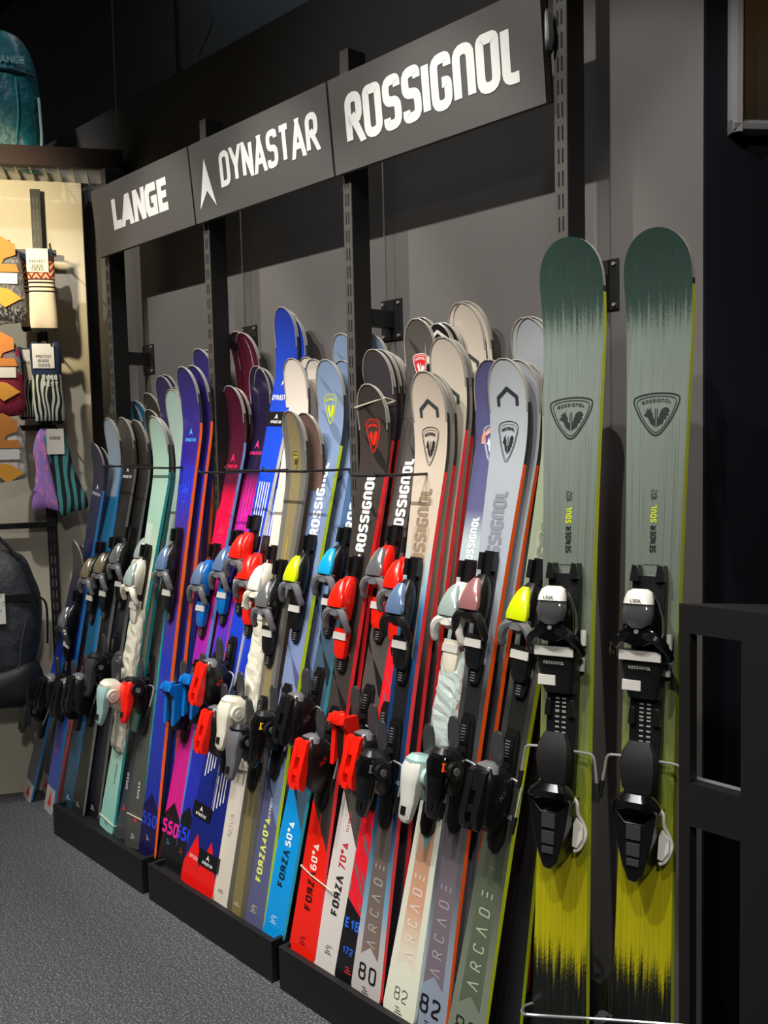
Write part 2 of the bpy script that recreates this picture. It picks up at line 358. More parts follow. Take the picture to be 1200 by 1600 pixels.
t, mb, W = sign(PX[0]+g-.002, PX[1]-.004, 'dark grey tilted sign with heavy white letters, smallest and farthest of the three', [])
LG = [[(0, 0), (0, 1), (.30, 1), (.30, .27), (.66, .27), (.66, 0)],
      [(.60, 0), (1.06, 1), (1.40, 1), (1.62, 0), (1.30, 0), (1.27, .17), (.98, .17), (.91, 0)],
      [(1.66, 0), (1.66, 1), (1.98, 1), (2.26, .50), (2.26, 1), (2.54, 1), (2.54, 0), (2.24, 0), (1.95, .52), (1.95, 0)],
      [(2.70, 0), (2.56, .2), (2.56, .8), (2.72, 1), (3.36, 1), (3.36, .74), (2.92, .74), (2.86, .66), (2.86, .34), (2.92, .25), (3.12, .25), (3.12, .38), (2.98, .38), (2.98, .60), (3.40, .60), (3.40, 0)],
      [(3.46, 0), (3.46, 1), (4.12, 1), (4.12, .76), (3.76, .76), (3.76, .62), (4.06, .62), (4.06, .40), (3.76, .40), (3.76, .25), (4.12, .25), (4.12, 0)]]
for P in LG: mb.add([(.155+x*.098, -.0012, .080+y*.112) for x, y in P], [tuple(range(len(P)))])
mb.build('lettering', WINK, t, False)
t, mb, W = sign(PX[1]+g-.004, PX[2]-.004, 'dark grey tilted sign with a white arrow mark and thin white letters, middle of three', [('DYNASTAR', .170, .084, .110, .0185, .06, .69, 0)])
mb.add([(.035, -.0012, .040), (.085, -.0012, .195), (.133, -.0012, .036), (.086, -.0012, .092)], [(0, 3, 1), (1, 3, 2)])
mb.build('lettering', WINK, t, False)
t, mb, W = sign(PX[2]+g-.004, PX[3]+.0, 'dark grey tilted sign with large rounded white letters, nearest and largest of the three', [('ROSSIGnOl', .062, .064, .136, .0255, .055, .655, 0)])
mb.build('lettering', WINK, t, False)
mb = MB(); rr = [selli(0, 0, z, a, .018, 1, 10) for z, a in ((0, .004), (.012, .020), (.035, .026), (.06, .024), (.09, .022), (.105, .012))]
mb.loft(rr); q = thing('tape_bundle', 'dark crumpled tape bundle on the last upright beside the largest sign', 'tape', Matrix.Translation((PX[3]-.012, YP-.018, 2.355)))
mb.build('tape_wrap', mat('crumpled_tape', '#4d4e50', .35), q)
# ------------------------------------------------------------------ skis
def topsheet(name, stops, band=None, stripes=None, block=None, streak=None, camo=None, rough=.28, pattern=None, film=0):
    k = N(name, rough, .35); uvv, u, v = k.uv()
    c = k.ramp(v, stops)
    du = k.math('ABSOLUTE', k.math('SUBTRACT', u, .5))
    if camo:
        nz = k.noise(uvv, camo[0], 2, .5, 1.0, 9, 1); wv = k.n('ShaderNodeTexWave'); 
        mp = k.n('ShaderNodeMapping'); mp.inputs['Scale'].default_value = (1, 12, 1); mp.inputs['Rotation'].default_value = (0, 0, .7); k.l(uvv, mp.inputs[0]); mp2 = k.n('ShaderNodeMapping'); mp2.inputs['Scale'].default_value = (.35, 2.2, 1); k.l(mp.outputs[0], mp2.inputs[0]); mp = mp2
        vo = k.n('ShaderNodeTexVoronoi', distance='MANHATTAN'); vo.inputs['Scale'].default_value = camo[0]; k.l(mp.outputs[0], vo.inputs['Vector'])
        f = k.math('MULTIPLY', k.math('GREATER_THAN', vo.outputs[0], .46), camo[2]); c = k.mix(f, c, lin(camo[1]))
    if band:
        hw, bs, v0, v1 = band[:4]
        f = k.math('MULTIPLY', k.math('LESS_THAN', du, hw), k.math('MULTIPLY', k.math('GREATER_THAN', v, k.math('ADD', v0, k.math('MULTIPLY', k.math('SUBTRACT', hw, du), .05))), k.math('LESS_THAN', v, k.math('ADD', v1, k.math('MULTIPLY', du, band[4] if len(band) > 4 else 0.0)))))
        c = k.mix(f, c, k.ramp(v, bs))
    if stripes:
        n, colr, v0, v1, duty = stripes
        s = k.math('FRACT', k.math('MULTIPLY', u, n)); f = k.math('LESS_THAN', s, duty)
        f = k.math('MULTIPLY', f, k.math('MULTIPLY', k.math('GREATER_THAN', v, v0), k.math('LESS_THAN', v, v1)))
        c = k.mix(f, c, lin(colr))
    if pattern:   # fine dot weave in a centre band
        hw, colr = pattern
        s = k.math('MULTIPLY', k.math('SINE', k.math('MULTIPLY', u, 95)), k.math('SINE', k.math('MULTIPLY', v, 1200)))
        f = k.math('MULTIPLY', k.math('GREATER_THAN', s, 0), k.math('LESS_THAN', du, hw)); c = k.mix(f, c, lin(colr))
    if streak:
        nz = k.noise(uvv, 9, 5, .8, 6, 1.6, 1); c = k.mix(k.math('MULTIPLY', k.math('GREATER_THAN', nz, .58), streak[1]), c, lin(streak[0]))
    if block:
        v0, kx, colr = block[:3]
        f = k.math('LESS_THAN', v, k.math('ADD', v0, k.math('MULTIPLY', k.math('SUBTRACT', u, .5), kx))); c = k.mix(f, c, lin(colr))
    if film:
        k.b.inputs['Coat Weight'].default_value = 1; k.b.inputs['Coat Roughness'].default_value = .06
        bp = k.n('ShaderNodeBump'); bp.inputs['Strength'].default_value = film; bp.inputs['Distance'].default_value = .004
        k.l(k.noise(uvv, 7, 4, .65, 2, 14, 1), bp.inputs['Height']); k.l(bp.outputs[0], k.b.inputs['Coat Normal'])
    return k.out(c)
def sender_top():
    k = N('green_fade_topsheet', .38, .15); uvv, u, v = k.uv()
    fine = k.noise(uvv, 5, 6, .85, 14, 9, 1); strk = k.noise(uvv, 10, 3, .7, 6, .35, 1); tree = k.noise(uvv, 9, 3, .6, 2.4, .12, 1)
    jag = k.noise(uvv, 40, 6, .95, 3, 7, 1)
    c = k.ramp(v, [(0, '#a09a08'), (.20, '#b8b00c'), (.27, '#aca60c'), (.36, '#7c8a30'), (.46, '#6c7850'), (.60, '#666f66'), (.80, '#717a74'), (.90, '#65726a'), (1, '#65726a')])
    off = k.math('ADD', k.math('MULTIPLY', k.math('SUBTRACT', tree, .5), .13), k.math('MULTIPLY', k.math('SUBTRACT', jag, .5), .20))
    top = k.math('GREATER_THAN', k.math('ADD', v, off), .905)
    dk = k.mix(k.math('MULTIPLY', k.math('GREATER_THAN', fine, .55), .5), lin('#263a36'), lin('#364a45'))
    c = k.mix(top, c, dk)
    bot = k.math('LESS_THAN', k.math('ADD', v, off), .17); c = k.mix(bot, c, lin('#101313'))
    s = k.math('MULTIPLY', k.math('GREATER_THAN', strk, .56), .35); c = k.mix(s, c, lin('#39451f'))
    return k.out(c)
HWCACHE = {}
class Ski:
    def __init__(s, L, wt, ww, ws, th, curl, cz, mats, round_tail=False, tipk=1.0):
        s.L, s.wt, s.ww, s.ws, s.th, s.curl, s.cz = L, wt, ww, ws, th, curl, cz; s.mats = mats+[SIDED]; s.dark = .12 if ws > .13 else (.25 if wt > .107 else .19); s.rt = round_tail; s.tl = .050+ws*.33*tipk
    def hw(s, a):
        L = s.L; vt = .02 if not s.rt else .045; sv = L-s.tl
        if a < vt:
            q = a/vt; return s.wt/2*(.80+.20*math.sqrt(max(0, 1-(1-q)**2))) if not s.rt else s.wt/2*(.55+.45*math.sqrt(max(0, 1-(1-q)**2)))
        if a > sv:
            q = (a-sv)/s.tl; return s.ws/2*max(0, 1-q**2.6)**.5
        m = .44*L
        if a < m: q = (a-vt)/(m-vt); return (s.wt+(s.ww-s.wt)*math.sin(q*math.pi/2))/2
        q = (a-m)/(sv-m); return (s.ww+(s.ws-s.ww)*(1-math.cos(q*math.pi/2))**1.0)/2
    def cur(s, a):   # forward displacement of the centre line
        q = max(0, (a-(s.L-s.cz))/s.cz); return s.curl*q**2.0
    def thk(s, a):
        q = a/s.L; return s.th*(.45+.55*max(0, math.sin(math.pi*min(1, max(0, (q*.96+.02)))))**.8)
    def surf(s, a, t, h=.0006): return (t, -(s.thk(a)/2+s.cur(a)+h), a)
    def body(s):
        mb = MB(); L = s.L; st = [0, .002, .006, .012, .02, .03]+[.05+(L-.05-s.cz)*i/14 for i in range(15)]
        n = 22; st += [L-s.cz+s.cz*(1-(1-(i+1)/n)**1.5) for i in range(n)]; st = sorted(set(round(x, 5) for x in st)); st[-1] = L-.0004
        N_ = 6; vt, vb = [], []
        for a in st:
            h = max(.0015, s.hw(a)); y = -s.cur(a); th = s.thk(a)/2
            vt.append([(h*(2*i/N_-1), y-th, a) for i in range(N_+1)]); hb = h+min(.0028, h*.2); vb.append([(hb*(2*i/N_-1), y+th, a) for i in range(N_+1)])
        vs = []; 
        for r in vt: vs += r
        o2 = len(vs)
        for r in vb: vs += r
        K = N_+1; mb.v = vs
        for ri, r in enumerate(vt):
            for i in range(K): mb.uvs[ri*K+i] = (i/N_, st[ri]/L); mb.uvs[o2+ri*K+i] = (i/N_, st[ri]/L)
        for r in range(len(st)-1):
            rim = 3 if st[r] > L-s.tl-.01 else (4 if st[r] > L-s.dark else 1)
            for i in range(N_):
                q = r*K+i; mb.f.append([q, q+1, q+K+1, q+K]); mb.m.append(0)
                q += o2; mb.f.append([q, q+K, q+K+1, q+1]); mb.m.append(2)
            q = r*K; mb.f.append([q, q+K, o2+q+K, o2+q]); mb.m.append(rim)
            q = r*K+N_; mb.f.append([q, o2+q, o2+q+K, q+K]); mb.m.append(rim)
        e = (len(st)-1)*K
        for i in range(N_):
            mb.f.append([i, o2+i, o2+i+1, i+1]); mb.m.append(1)
            mb.f.append([e+i, e+i+1, o2+e+i+1, o2+e+i]); mb.m.append(3)
        return mb.data('ski_body', s.mats)
    def rim(s):
        mb = MB(); pts = []
        a0 = s.L-s.tl-.03; n = 14
        seq = [a0+(s.L-.001-a0)*(1-(1-i/n)**1.8) for i in range(n+1)]
        for a in seq: x, y, z = s.surf(a, -max(0, s.hw(a)-.003), .0005); pts.append((x, y, z))
        for a in reversed(seq[:-1]): x, y, z = s.surf(a, max(0, s.hw(a)-.003), .0005); pts.append((x, y, z))
        mb.tube(pts, .0022, n=6); return mb.data('tip_rim', [RIM])
    def txt(s, mb, txt, a0, h, sw, vert=True, tc=0.0, gap=.2, nar=1.0, shr=0.0, mi=0):
        ls, tw = text_lines(txt, h, sw, gap, nar, shr)
        for l in ls:
            if vert: fn = lambda p, q: s.surf(a0+p, tc-(q-h/2))
            else: fn = lambda p, q: s.surf(a0+q, tc+p-tw/2)
            ribbon(mb, l, sw, fn, .015, mi)
        return tw
    def poly(s, mb, pts, mi=0, h=.0006):
        mb.add([s.surf(a, t, h) for t, a in pts], [tuple(range(len(pts)))], mi)
    def delta(s, mb, a, w, h, tc=0, mi=0):
        for P in ([(tc-w/2, a), (tc, a+h), (tc, a+h*.36)], [(tc, a+h*.36), (tc, a+h), (tc+w/2, a)]): s.poly(mb, P, mi)
    def chev(s, mb, a, w, h, sw, mi=0):
        ribbon(mb, [(-w/2, -h*.9), (-w/2, -h*.45), (0, 0)], sw, lambda p, q: s.surf(a+q, p), .012, mi)
        ribbon(mb, [(w/2, -h*.9), (w/2, -h*.45), (0, 0)], sw, lambda p, q: s.surf(a+q, p), .012, mi)
        ribbon(mb, [(-w*.12, -h*.09), (0, 0), (w*.12, -h*.09)], sw, lambda p, q: s.surf(a+q, p), .012, mi)
    def shield(s, mb, a, w, h, mi=0, bgi=None, fill=None):
        def out(k): return [Vector(p)*1 for p in cr([(0, .5*k), (.42*k, .44*k), (.5*k, .28*k), (.3*k, -.18*k), (0, -.5*k), (-.3*k, -.18*k), (-.5*k, .28*k), (-.42*k, .44*k)], 5, True)]
        F = lambda p, q: s.surf(a+q*h, p*w)
        if fill is not None: mb.add([s.surf(a+p.y*h, p.x*w, .0003) for p in out(1.0)], [tuple(range(40))], fill)
        for k_, sw in ((1.0, .034), (.86, .018)):
            o = out(k_); ribbon(mb, [(p.x*w, p.y*h) for p in o]+[(o[0].x*w, o[0].y*h)], sw*w, lambda p, q: s.surf(a+q, p), .01, mi)
        th = .085*h; ls, tw = text_lines('ROSSIGnOl', th, th*.2, .2, .9)
        kx = .66*w/tw
        for l in ls: ribbon(mb, [(p[0]*kx, p[1]) for p in l], th*.2, lambda p, q: s.surf(a+.235*h+q+.05*h*(1-(2*(p/(.66*w))-1)**2), p-.33*w, .0008), .01, mi)
        R = [(-.78, 0), (-.62, .12), (-.72, .22), (-.57, .2), (-.58, .36), (-.46, .24), (-.38, .4), (-.33, .2), (-.22, .08), (-.2, -.12), (-.07, -.24), (-.07, -.55), (-.35, -.4), (-.5, -.12), (-.6, -.08)]
        R2 = [(.07, -.24), (.15, -.12), (.22, .05), (.3, .22), (.5, .33), (.72, .3), (.84, .12), (.7, .1), (.77, -.06), (.62, -.06), (.64, -.24), (.49, -.22), (.4, -.42), (.07, -.55)]
        for P in (R, R2): mb.add([s.surf(a+(-.01+y*.50)*h, x*.30*w*1.2, .0008) for x, y in P], [tuple(range(len(P)))], mi)
        for x in (-.022, .022): ribbon(mb, [(x*w, -.30*h), (x*w, .14*h)], .02*w, lambda p, q: s.surf(a+q, p), .02, mi)
# ---- bindings.  local frame: x across, y into the ski (outward is -y), z up the ski; origin at ski surface
def ring_y(pts, y): return [(x, y, z) for x, z in pts]
_BC = {}
def cached(key, fn):
    if key not in _BC: _BC[key] = fn()
    return _BC[key]
def toe_nx(body, cap, wing, film):
    """toe piece with bonnet, wings arching round the boot toe, white pad and slotted track"""
    def tr():
        m = MB(); m.loft([selli(0, -.004, z, hx, .006, .4, 12) for z, hx in ((-.145, .012), (-.13, .018), (.05, .022), (.13, .022), (.155, .018))])
        for x in (-.016, .016): m.box((x-.006, -.022, .11), (x+.006, -.006, .15))
        for q in range(6): m.box((-.006, -.0115, -.140+q*.006), (.006, -.0095, -.1375+q*.006), 1)
        return m.data('toe_track', [BLK, MGREY])
    def bd():
        m = MB(); m.loft([selli(0, y0, z, hx, hy, .55, 16) for z, hx, y0, hy in ((-.012, .020, -.024, .016), (.005, .026, -.034, .024), (.03, .029, -.036, .027), (.06, .027, -.032, .024), (.085, .020, -.024, .017), (.10, .012, -.018, .010))]); return m.data('toe_body', [body])
    def cp():
        m = MB(); m.loft([selli(0, y0, z, hx, hy, .75, 16) for z, hx, y0, hy in ((.018, .027, -.058, .008), (.03, .029, -.056, .012), (.055, .024, -.052, .013), (.078, .016, -.046, .011), (.09, .008, -.042, .006))]); return m.data('toe_cap', [film])
    def wg():
        m = MB()
        for sx in (-1, 1):
            P = cr([(sx*.010, -.050, .012), (sx*.030, -.054, .002), (sx*.040, -.048, -.020), (sx*.043, -.036, -.042)], 4)
            m.tube(P, [.011]*4+[.0105]*4+[.009]*4+[.006], n=8)
        m.loft([selli(0, -.050, z, hx, .010, .5, 12) for z, hx in ((-.004, .014), (.004, .030), (.018, .032), (.024, .020))]); return m.data('toe_wings', [wing])
    def pd():
        m = MB(); m.loft([selli(0, y, z, hx, .009, .3, 12) for z, hx, y in ((-.112, .014, -.010), (-.10, .020, -.014), (-.05, .026, -.018), (-.035, .026, -.018))]); return m.data('rest_plate', [body if body is not BLK else BLK])
    def wh():
        m = MB(); m.box((-.024, -.0285, -.064), (.024, -.024, -.046)); return m.data('glide_pad', [PADW])
    K = ('nx', body.name, cap.name, wing.name, film.name)
    return [('toe_track', cached('nxtr', tr)), ('toe_body', cached(K+('b',), bd)), ('toe_cap', cached(('cp', film.name), cp)), ('toe_wings', cached(('wg', wing.name), wg)), ('rest_plate', cached(('rp', body.name), pd)), ('glide_pad', cached('gp', wh))]
def heel_base(key):
    def tr():
        m = MB(); m.loft([selli(0, -.004, z, hx, .006, .4, 12) for z, hx in ((-.13, .012), (-.11, .021), (.05, .021), (.115, .018), (.13, .012))])
        m.box((-.013, -.014, .06), (.013, -.006, .115))
        for q in range(6): m.box((-.007, -.016, .068+q*.0065), (.005, -.0135, .0705+q*.0065), 1)
        return m.data('heel_track', [BLK, MGREY])
    def br(sx): return lambda: MB().tube(cr([(sx*.018, -.016, .03), (sx*.047, -.017, .026), (sx*.056, -.02, .010), (sx*.060, -.030, -.045)], 4), .0024, n=6).data('brake_arm', [STEEL])
    def tip(sx): return lambda: MB().tube([(sx*.060, -.029, -.040), (sx*.061, -.034, -.075)], [.0055, .0045], n=8).data('brake_tip', [BLK])
    def pad():
        m = MB(); m.loft([selli(0, y, z, hx, .005, .7, 14) for z, hx, y in ((.045, .006, -.038), (.052, .014, -.040), (.075, .018, -.044), (.10, .018, -.050), (.118, .012, -.054), (.123, .004, -.055))]); m.box((-.008, -.042, .045), (.008, -.01, .056)); return m.data('brake_pad', [DGREY])
    return [('heel_track', cached('htr', tr)), ('brake_arm', cached('hbr', br(1))), ('brake_arm', cached('hbl', br(-1))), ('brake_tip', cached('hbt', tip(1))), ('brake_tip', cached('hbu', tip(-1))), ('brake_pad', cached('hbp', pad))]
def heel_nx(body, lev, accent=None):
    """tall heel cup with a long looped step-in lever on its outer end"""
    def bd():
        m = MB(); m.loft([selli(0, y0, z, hx, hy, .45, 20) for z, hx, y0, hy in ((-.088, .012, -.026, .018), (-.066, .022, -.042, .034), (-.02, .031, -.050, .042), (.015, .034, -.052, .044), (.036, .032, -.056, .040), (.050, .022, -.060, .030))]); return m.data('heel_body', [body])
    def lv():
        m = MB()
        for x0, x1 in ((-.024, -.008), (.008, .024)): m.prism([(-.092, .046), (-.102, .040), (-.110, -.050), (-.104, -.074), (-.094, -.080), (-.086, -.070), (-.088, .010)], x0, x1, axis='x')
        m.box((-.0081, -.108, -.078), (.0081, -.092, -.066)); m.box((-.0081, -.106, -.044), (.0081, -.094, -.030)); m.box((-.0081, -.102, .0), (.0081, -.090, .044)); return m.data('heel_lever', [lev])
    def nx():
        m = MB(); ls, tw = text_lines('NX', .016, .0022, .2)
        for l in ls: ribbon(m, l, .0022, lambda p, q: (.0348, -.044+.7*(p-tw/2)-.5*q, -.008+.7*(p-tw/2)+.7*q))
        return m.data('lettering', [MGREY if lev is BLK else lev])
    def tp():
        m = MB(); m.loft([selli(0, y0, z, hx, hy, .8, 16) for z, hx, y0, hy in ((.032, .026, -.080, .010), (.040, .030, -.074, .018), (.052, .024, -.070, .018), (.060, .010, -.066, .010))]); return m.data('heel_cup', [MGREY])
    return heel_base('n')+[('heel_body', cached(('hb', body.name), bd)), ('heel_lever', cached(('hl', lev.name), lv)), ('heel_cup', cached('hcup', tp)), ('lettering', cached(('nx', lev.name), nx))]
def heel_dial(body, face, lab=None):
    """rounded heel cup with a round pivot dial on its flank and a scooped lever below"""
    def bd():
        m = MB(); m.loft([selli(0, y0, z, hx, hy, .7, 16) for z, hx, y0, hy in ((-.05, .014, -.022, .016), (-.03, .022, -.034, .026), (0, .029, -.048, .036), (.025, .031, -.056, .040), (.042, .028, -.062, .036), (.054, .016, -.066, .022))]); return m.data('heel_body', [body])
    def lv():
        m = MB(); m.loft([selli(0, y0, z, hx, hy, .6, 14) for z, hx, y0, hy in ((-.098, .010, -.080, .006), (-.088, .018, -.082, .010), (-.05, .022, -.078, .014), (-.01, .026, -.080, .020), (.02, .030, -.078, .024), (.036, .026, -.078, .018))]); m.box((-.007, -.0945, -.080), (.007, -.090, -.062), 1); return m.data('heel_lever', [face, BLK])
    def dl():
        m = MB(); m.cyl((.033, -.066, .010), (1, 0, 0), .021, .012, n=24); return m.data('pivot_ring', [body])
    def dc():
        m = MB(); m.cyl((.0395, -.066, .010), (1, 0, 0), .009, .004, n=20); return m.data('pivot_cap', [MGREY if body is not OFFW else WHT])
    r = heel_base('d')+[('heel_body', cached(('db', body.name), bd)), ('heel_lever', cached(('dl', face.name), lv)), ('pivot_ring', cached(('dr', body.name), dl)), ('pivot_cap', cached(('dc', body.name), dc))]
    if lab is not None:
        def lb():
            m = MB(); m.box((.0175, -.0965, .008), (.0275, -.078, .026)); return m.data('setting_label', [lab])
        r.append(('setting_label', cached(('lb', lab.name), lb)))
    return r
def heel_open(col):
    """open turntable-like heel with coloured towers"""
    def bd():
        m = MB(); m.loft([selli(0, y0, z, hx, hy, .5, 12) for z, hx, y0, hy in ((-.09, .012, -.03, .02), (-.06, .02, -.036, .026), (0, .026, -.046, .032), (.03, .024, -.052, .03))]); return m.data('heel_body', [BLK])
    def lv():
        m = MB(); P = [(-.060, .055), (-.100, .048), (-.104, .030), (-.082, .012), (-.070, -.075), (-.050, -.050), (-.044, .02)]
        m.prism(P, -.030, -.016, axis='x'); m.prism(P, .016, .030, axis='x'); m.loft([selli(0, -.092, z, .022, hy, .6, 12) for z, hy in ((.025, .006), (.035, .010), (.05, .010), (.056, .006))]); return m.data('heel_lever', [col])
    return heel_base('o')+[('heel_body', cached('ob', bd)), ('heel_lever', cached(('ol', col.name), lv))]
def fit(name, parts, parent, loc, scale=1.0):
    """first mesh is the part itself, others become its sub-parts"""
    n0, me0 = parts[0]; p = link(name, me0, parent); p.location = loc
    if scale != 1: p.scale = (scale,)*3
    for n, me in parts[1:]: link(n, me, p)
    return p
def s_at_y(M, sk, y):
    lo, hi = 0, sk.L
    for _ in range(30):
        mid = (lo+hi)/2
        if proj(M @ Vector((0, -sk.cur(mid), mid)))[1] > y: lo = mid
        else: hi = mid
    return lo
SKG = 'skis leaning in the wall rack'
def ski_matrix(tail, tip, curl, yaw=0.0):
    tail, tip = Vector(tail), Vector(tip); ez = (tip-tail).normalized()
    for _ in range(3):
        ex = Vector((math.cos(yaw), math.sin(yaw), 0)); ex = (ex-ez*ex.dot(ez)).normalized(); ey = ez.cross(ex)
        d = tip+ey*curl-tail; ez = d.normalized()
    ex = Vector((math.cos(yaw), math.sin(yaw), 0)); ex = (ex-ez*ex.dot(ez)).normalized(); ey = ez.cross(ex)
    return frame(tail, ex, ey, ez), d.length
DZ = .1005
def plan(tailpx, tippx, ytail=None, dy=None, ztail=DZ, lo=.14, hi=.40):
    T = onax(*tailpx, 2, ztail) if ytail is None else onax(*tailpx, 1, ytail)
    T.z = ztail
    if ytail is None and T.y < 1.478:
        yy = tailpx[1]
        for _ in range(8): q = onax(tailpx[0], yy, 1, 1.478); yy += (q.z-ztail)*480
        T = q; T.z = ztail
    if dy is None:
        a = onax(*tippx, 1, 1.6); b = onax(*tippx, 1, 1.8); k = (b.x-a.x)/.2; Y = 1.6+(T.x+.015-a.x)/k; dy = min(hi, max(lo, Y-T.y))
    P = onax(*tippx, 1, min(T.y+dy, 1.87)); return T, P
def make_ski(label, tail, tip, mats, style, deco=None, toe=None, heel=None, toey=None, heely=None, yaw=0.0, name='ski', rimm=True, group=SKG, bs=1.08):
    wt, ww, ws, curl, cz = style; tail, tip = Vector(tail), Vector(tip);
    M, L = ski_matrix(tail, tip, curl, yaw)
    sk = Ski(L, wt, ww, ws, .0115, curl, cz, mats); sk.M = M
    t = thing(name, label, 'ski', M, group)
    link('ski_body', sk.body(), t)
    if rimm: link('tip_rim', sk.rim(), t)
    if deco: deco(sk, t)
    if toe:
        a = s_at_y(M, sk, toey); fit('toe_binding', toe, t, (0, -sk.thk(a)/2, a), bs)
    if heel:
        a = s_at_y(M, sk, heely); fit('heel_binding', heel, t, (0, -sk.thk(a)/2, a), bs)
    return t, sk, M
STD = (.108, .078, .124, .070, .25); NAR = (.096, .070, .110, .066, .24); MID = (.106, .074, .120, .070, .25)
def side(name, col): return mat(name, col, .35, coat=.2)
def ms(top, sd): return [top, sd, BASE, RIM]
S_or = side('orange_sidewall', '#ff6a24'); S_lb = side('light_blue_sidewall', '#6f9fe0'); S_wh = side('white_sidewall', '#e2ddd0'); S_gr = side('grey_sidewall', '#6b6a68')
S_ye = side('lime_sidewall', '#c3dc2a'); S_te = side('teal_sidewall', '#27a3a6'); S_cy = side('cyan_sidewall', '#3fb0c4'); S_rd = side('red_sidewall', '#fb3338')
S_bl = side('blue_sidewall', '#2f86cc'); S_nv = side('navy_sidewall', '#1b2250'); S_co = side('burnt_orange_sidewall', '#f4591c'); S_ne = side('neon_sidewall', '#c2d21e'); S_bk = side('black_sidewall', '#2c2c2d'); S_mi = side('pale_mint_sidewall', '#d5e2d8')
def ink(c): return mat('ink_'+c.lstrip('#'), c, .4)
def decal(name, mats, fn):
    def f(sk, t):
        mb = MB(); fn(sk, mb); mb.build(name, mats, t, False)
    return f
def multi(*fs):
    def f(sk, t):
        for q in fs: q(sk, t)
    return f
# ---- topsheets
T_race = topsheet('race_blue_sheet', [(0, '#343650'), (.12, '#3b3f63'), (.3, '#1a1d3a'), (.5, '#1d49c8'), (.62, '#1b2a60'), (.8, '#171b3c'), (1, '#24252e')], block=(.075, 0, '#c9bfb8'), film=.6)
T_race2 = topsheet('navy_wrap_sheet', [(0, '#4a5aa8'), (.2, '#2040b0'), (.45, '#1a3cc0'), (.6, '#1a2458'), (.85, '#191b40'), (1, '#2b2a30')], block=(.07, 0, '#c9bfb8'), film=.6)
T_coral = topsheet('coral_sheet', [(0, '#b05a5a'), (.3, '#d07070'), (.5, '#18183c'), (1, '#1b1d38')])
T_steel = topsheet('steel_blue_sheet', [(0, '#1f4158'), (.3, '#1f5876'), (.8, '#22648a'), (.802, '#8396a8'), (1, '#93a2ae')])
T_blk = topsheet('black_sheet', [(0, '#2a2927'), (.2, '#1e1e1e'), (.8, '#1c1c1d'), (.9, '#3a362f'), (1, '#4a463f')])
T_blk2 = topsheet('deep_black_sheet', [(0, '#17191d'), (.8, '#1c1c1e'), (1, '#3f3a34')], film=.6)
T_teal = topsheet('teal_sheet', [(0, '#1d3a4a'), (1, '#1d5f86')])
T_navy = topsheet('navy_sheet', [(0, '#3e3e42'), (.5, '#4a4a4e'), (.6, '#201e50'), (1, '#2a2858')], film=.6)
T_mint2 = topsheet('charcoal_to_mint_sheet', [(0, '#454440'), (.5, '#5a5a58'), (.6, '#b8cfc4'), (1, '#b4cfc3')], film=.6)
T_mint = topsheet('mint_sheet', [(0, '#92d0c2'), (.28, '#b9d8c4'), (.42, '#e6e0c6'), (.62, '#ded8c0'), (.75, '#a6cdb8'), (1, '#b2d2c0')], stripes=(1, '#c6dccd', .2, .75, .45))
T_b1 = topsheet('blue_violet_sheet', [(0, '#171446'), (.1, '#1a164c'), (.101, '#2334a0'), (.4, '#2338b4'), (.58, '#6a2c58'), (.68, '#4a34a0'), (.76, '#2a3cd8'), (.82, '#35268c'), (1, '#2f2a66')], stripes=(5, '#171a50', .101, .78, .14))
T_b2 = topsheet('pink_magenta_sheet', [(0, '#17171a'), (.1, '#17171a'), (.101, '#d41f86'), (.25, '#cf1f8f'), (.45, '#a02ab0'), (.58, '#e81a7a'), (.7, '#ff1848'), (.76, '#f01848'), (.8, '#5a1832'), (1, '#431524')], stripes=(5, '#9a1450', .101, .77, .12))
T_b2b = topsheet('maroon_sheet', [(0, '#1a1a1e'), (.1, '#c01f80'), (.7, '#d01848'), (.82, '#5e1a32'), (1, '#4a1626')])
T_b3 = topsheet('blue_magenta_sheet', [(0, '#17171a'), (.1, '#17171a'), (.101, '#2430b4'), (.3, '#2233b0'), (.42, '#2a3ac8'), (.52, '#8a2ac4'), (.66, '#cc2fb8'), (.74, '#e02a8c'), (.79, '#231a3a'), (1, '#26203c')], stripes=(5, '#241a60', .101, .77, .13))
T_b4 = topsheet('royal_blue_sheet', [(0, '#141f6a'), (.3, '#182a8c'), (.5, '#1e48dc'), (.72, '#1d50e4'), (1, '#233a9c')], block=(.034, 0, '#ee1a16'))
T_b5 = topsheet('cream_sheet', [(0, '#ded3c4'), (1, '#e3d8cc')], rough=.3)
T_b6 = topsheet('bronze_sheet', [(0, '#5d574a'), (.5, '#6f6c64'), (1, '#6f6d66')], pattern=(.24, '#a08c4a'))
T_b6b = topsheet('brown_foil_sheet', [(0, '#4a4038'), (1, '#7a6256')], film=.6)
T_c1 = topsheet('slate_camo_sheet', [(0, '#585c86'), (.3, '#30364a'), (.45, '#5a5c84'), (.6, '#5e6aa0'), (.75, '#64799f'), (1, '#76869a')], camo=(1.5, '#8fa5cc', .6), block=(.215, -.08, '#585b80'))
T_c2 = topsheet('blue_camo_sheet', [(0, '#20262e'), (.3, '#23262b'), (.58, '#24282c'), (.62, '#38598c'), (.8, '#3d5f98'), (1, '#7f8ea4')], camo=(1.5, '#55758f', .45), block=(.215, -.08, '#0b92dc'))
T_c3 = topsheet('black_red_sheet', [(0, '#242120'), (.3, '#262423'), (.5, '#191818'), (1, '#2b2826')], camo=(1.5, '#48403c', .7), block=(.225, -.08, '#f2200f'))
T_c4 = topsheet('charcoal_sheet', [(0, '#2b2927'), (.5, '#1d1c1c'), (.7, '#343230'), (1, '#3c3735')], camo=(1.5, '#5c5753', .7), block=(.225, -.08, '#d6d0ca'))
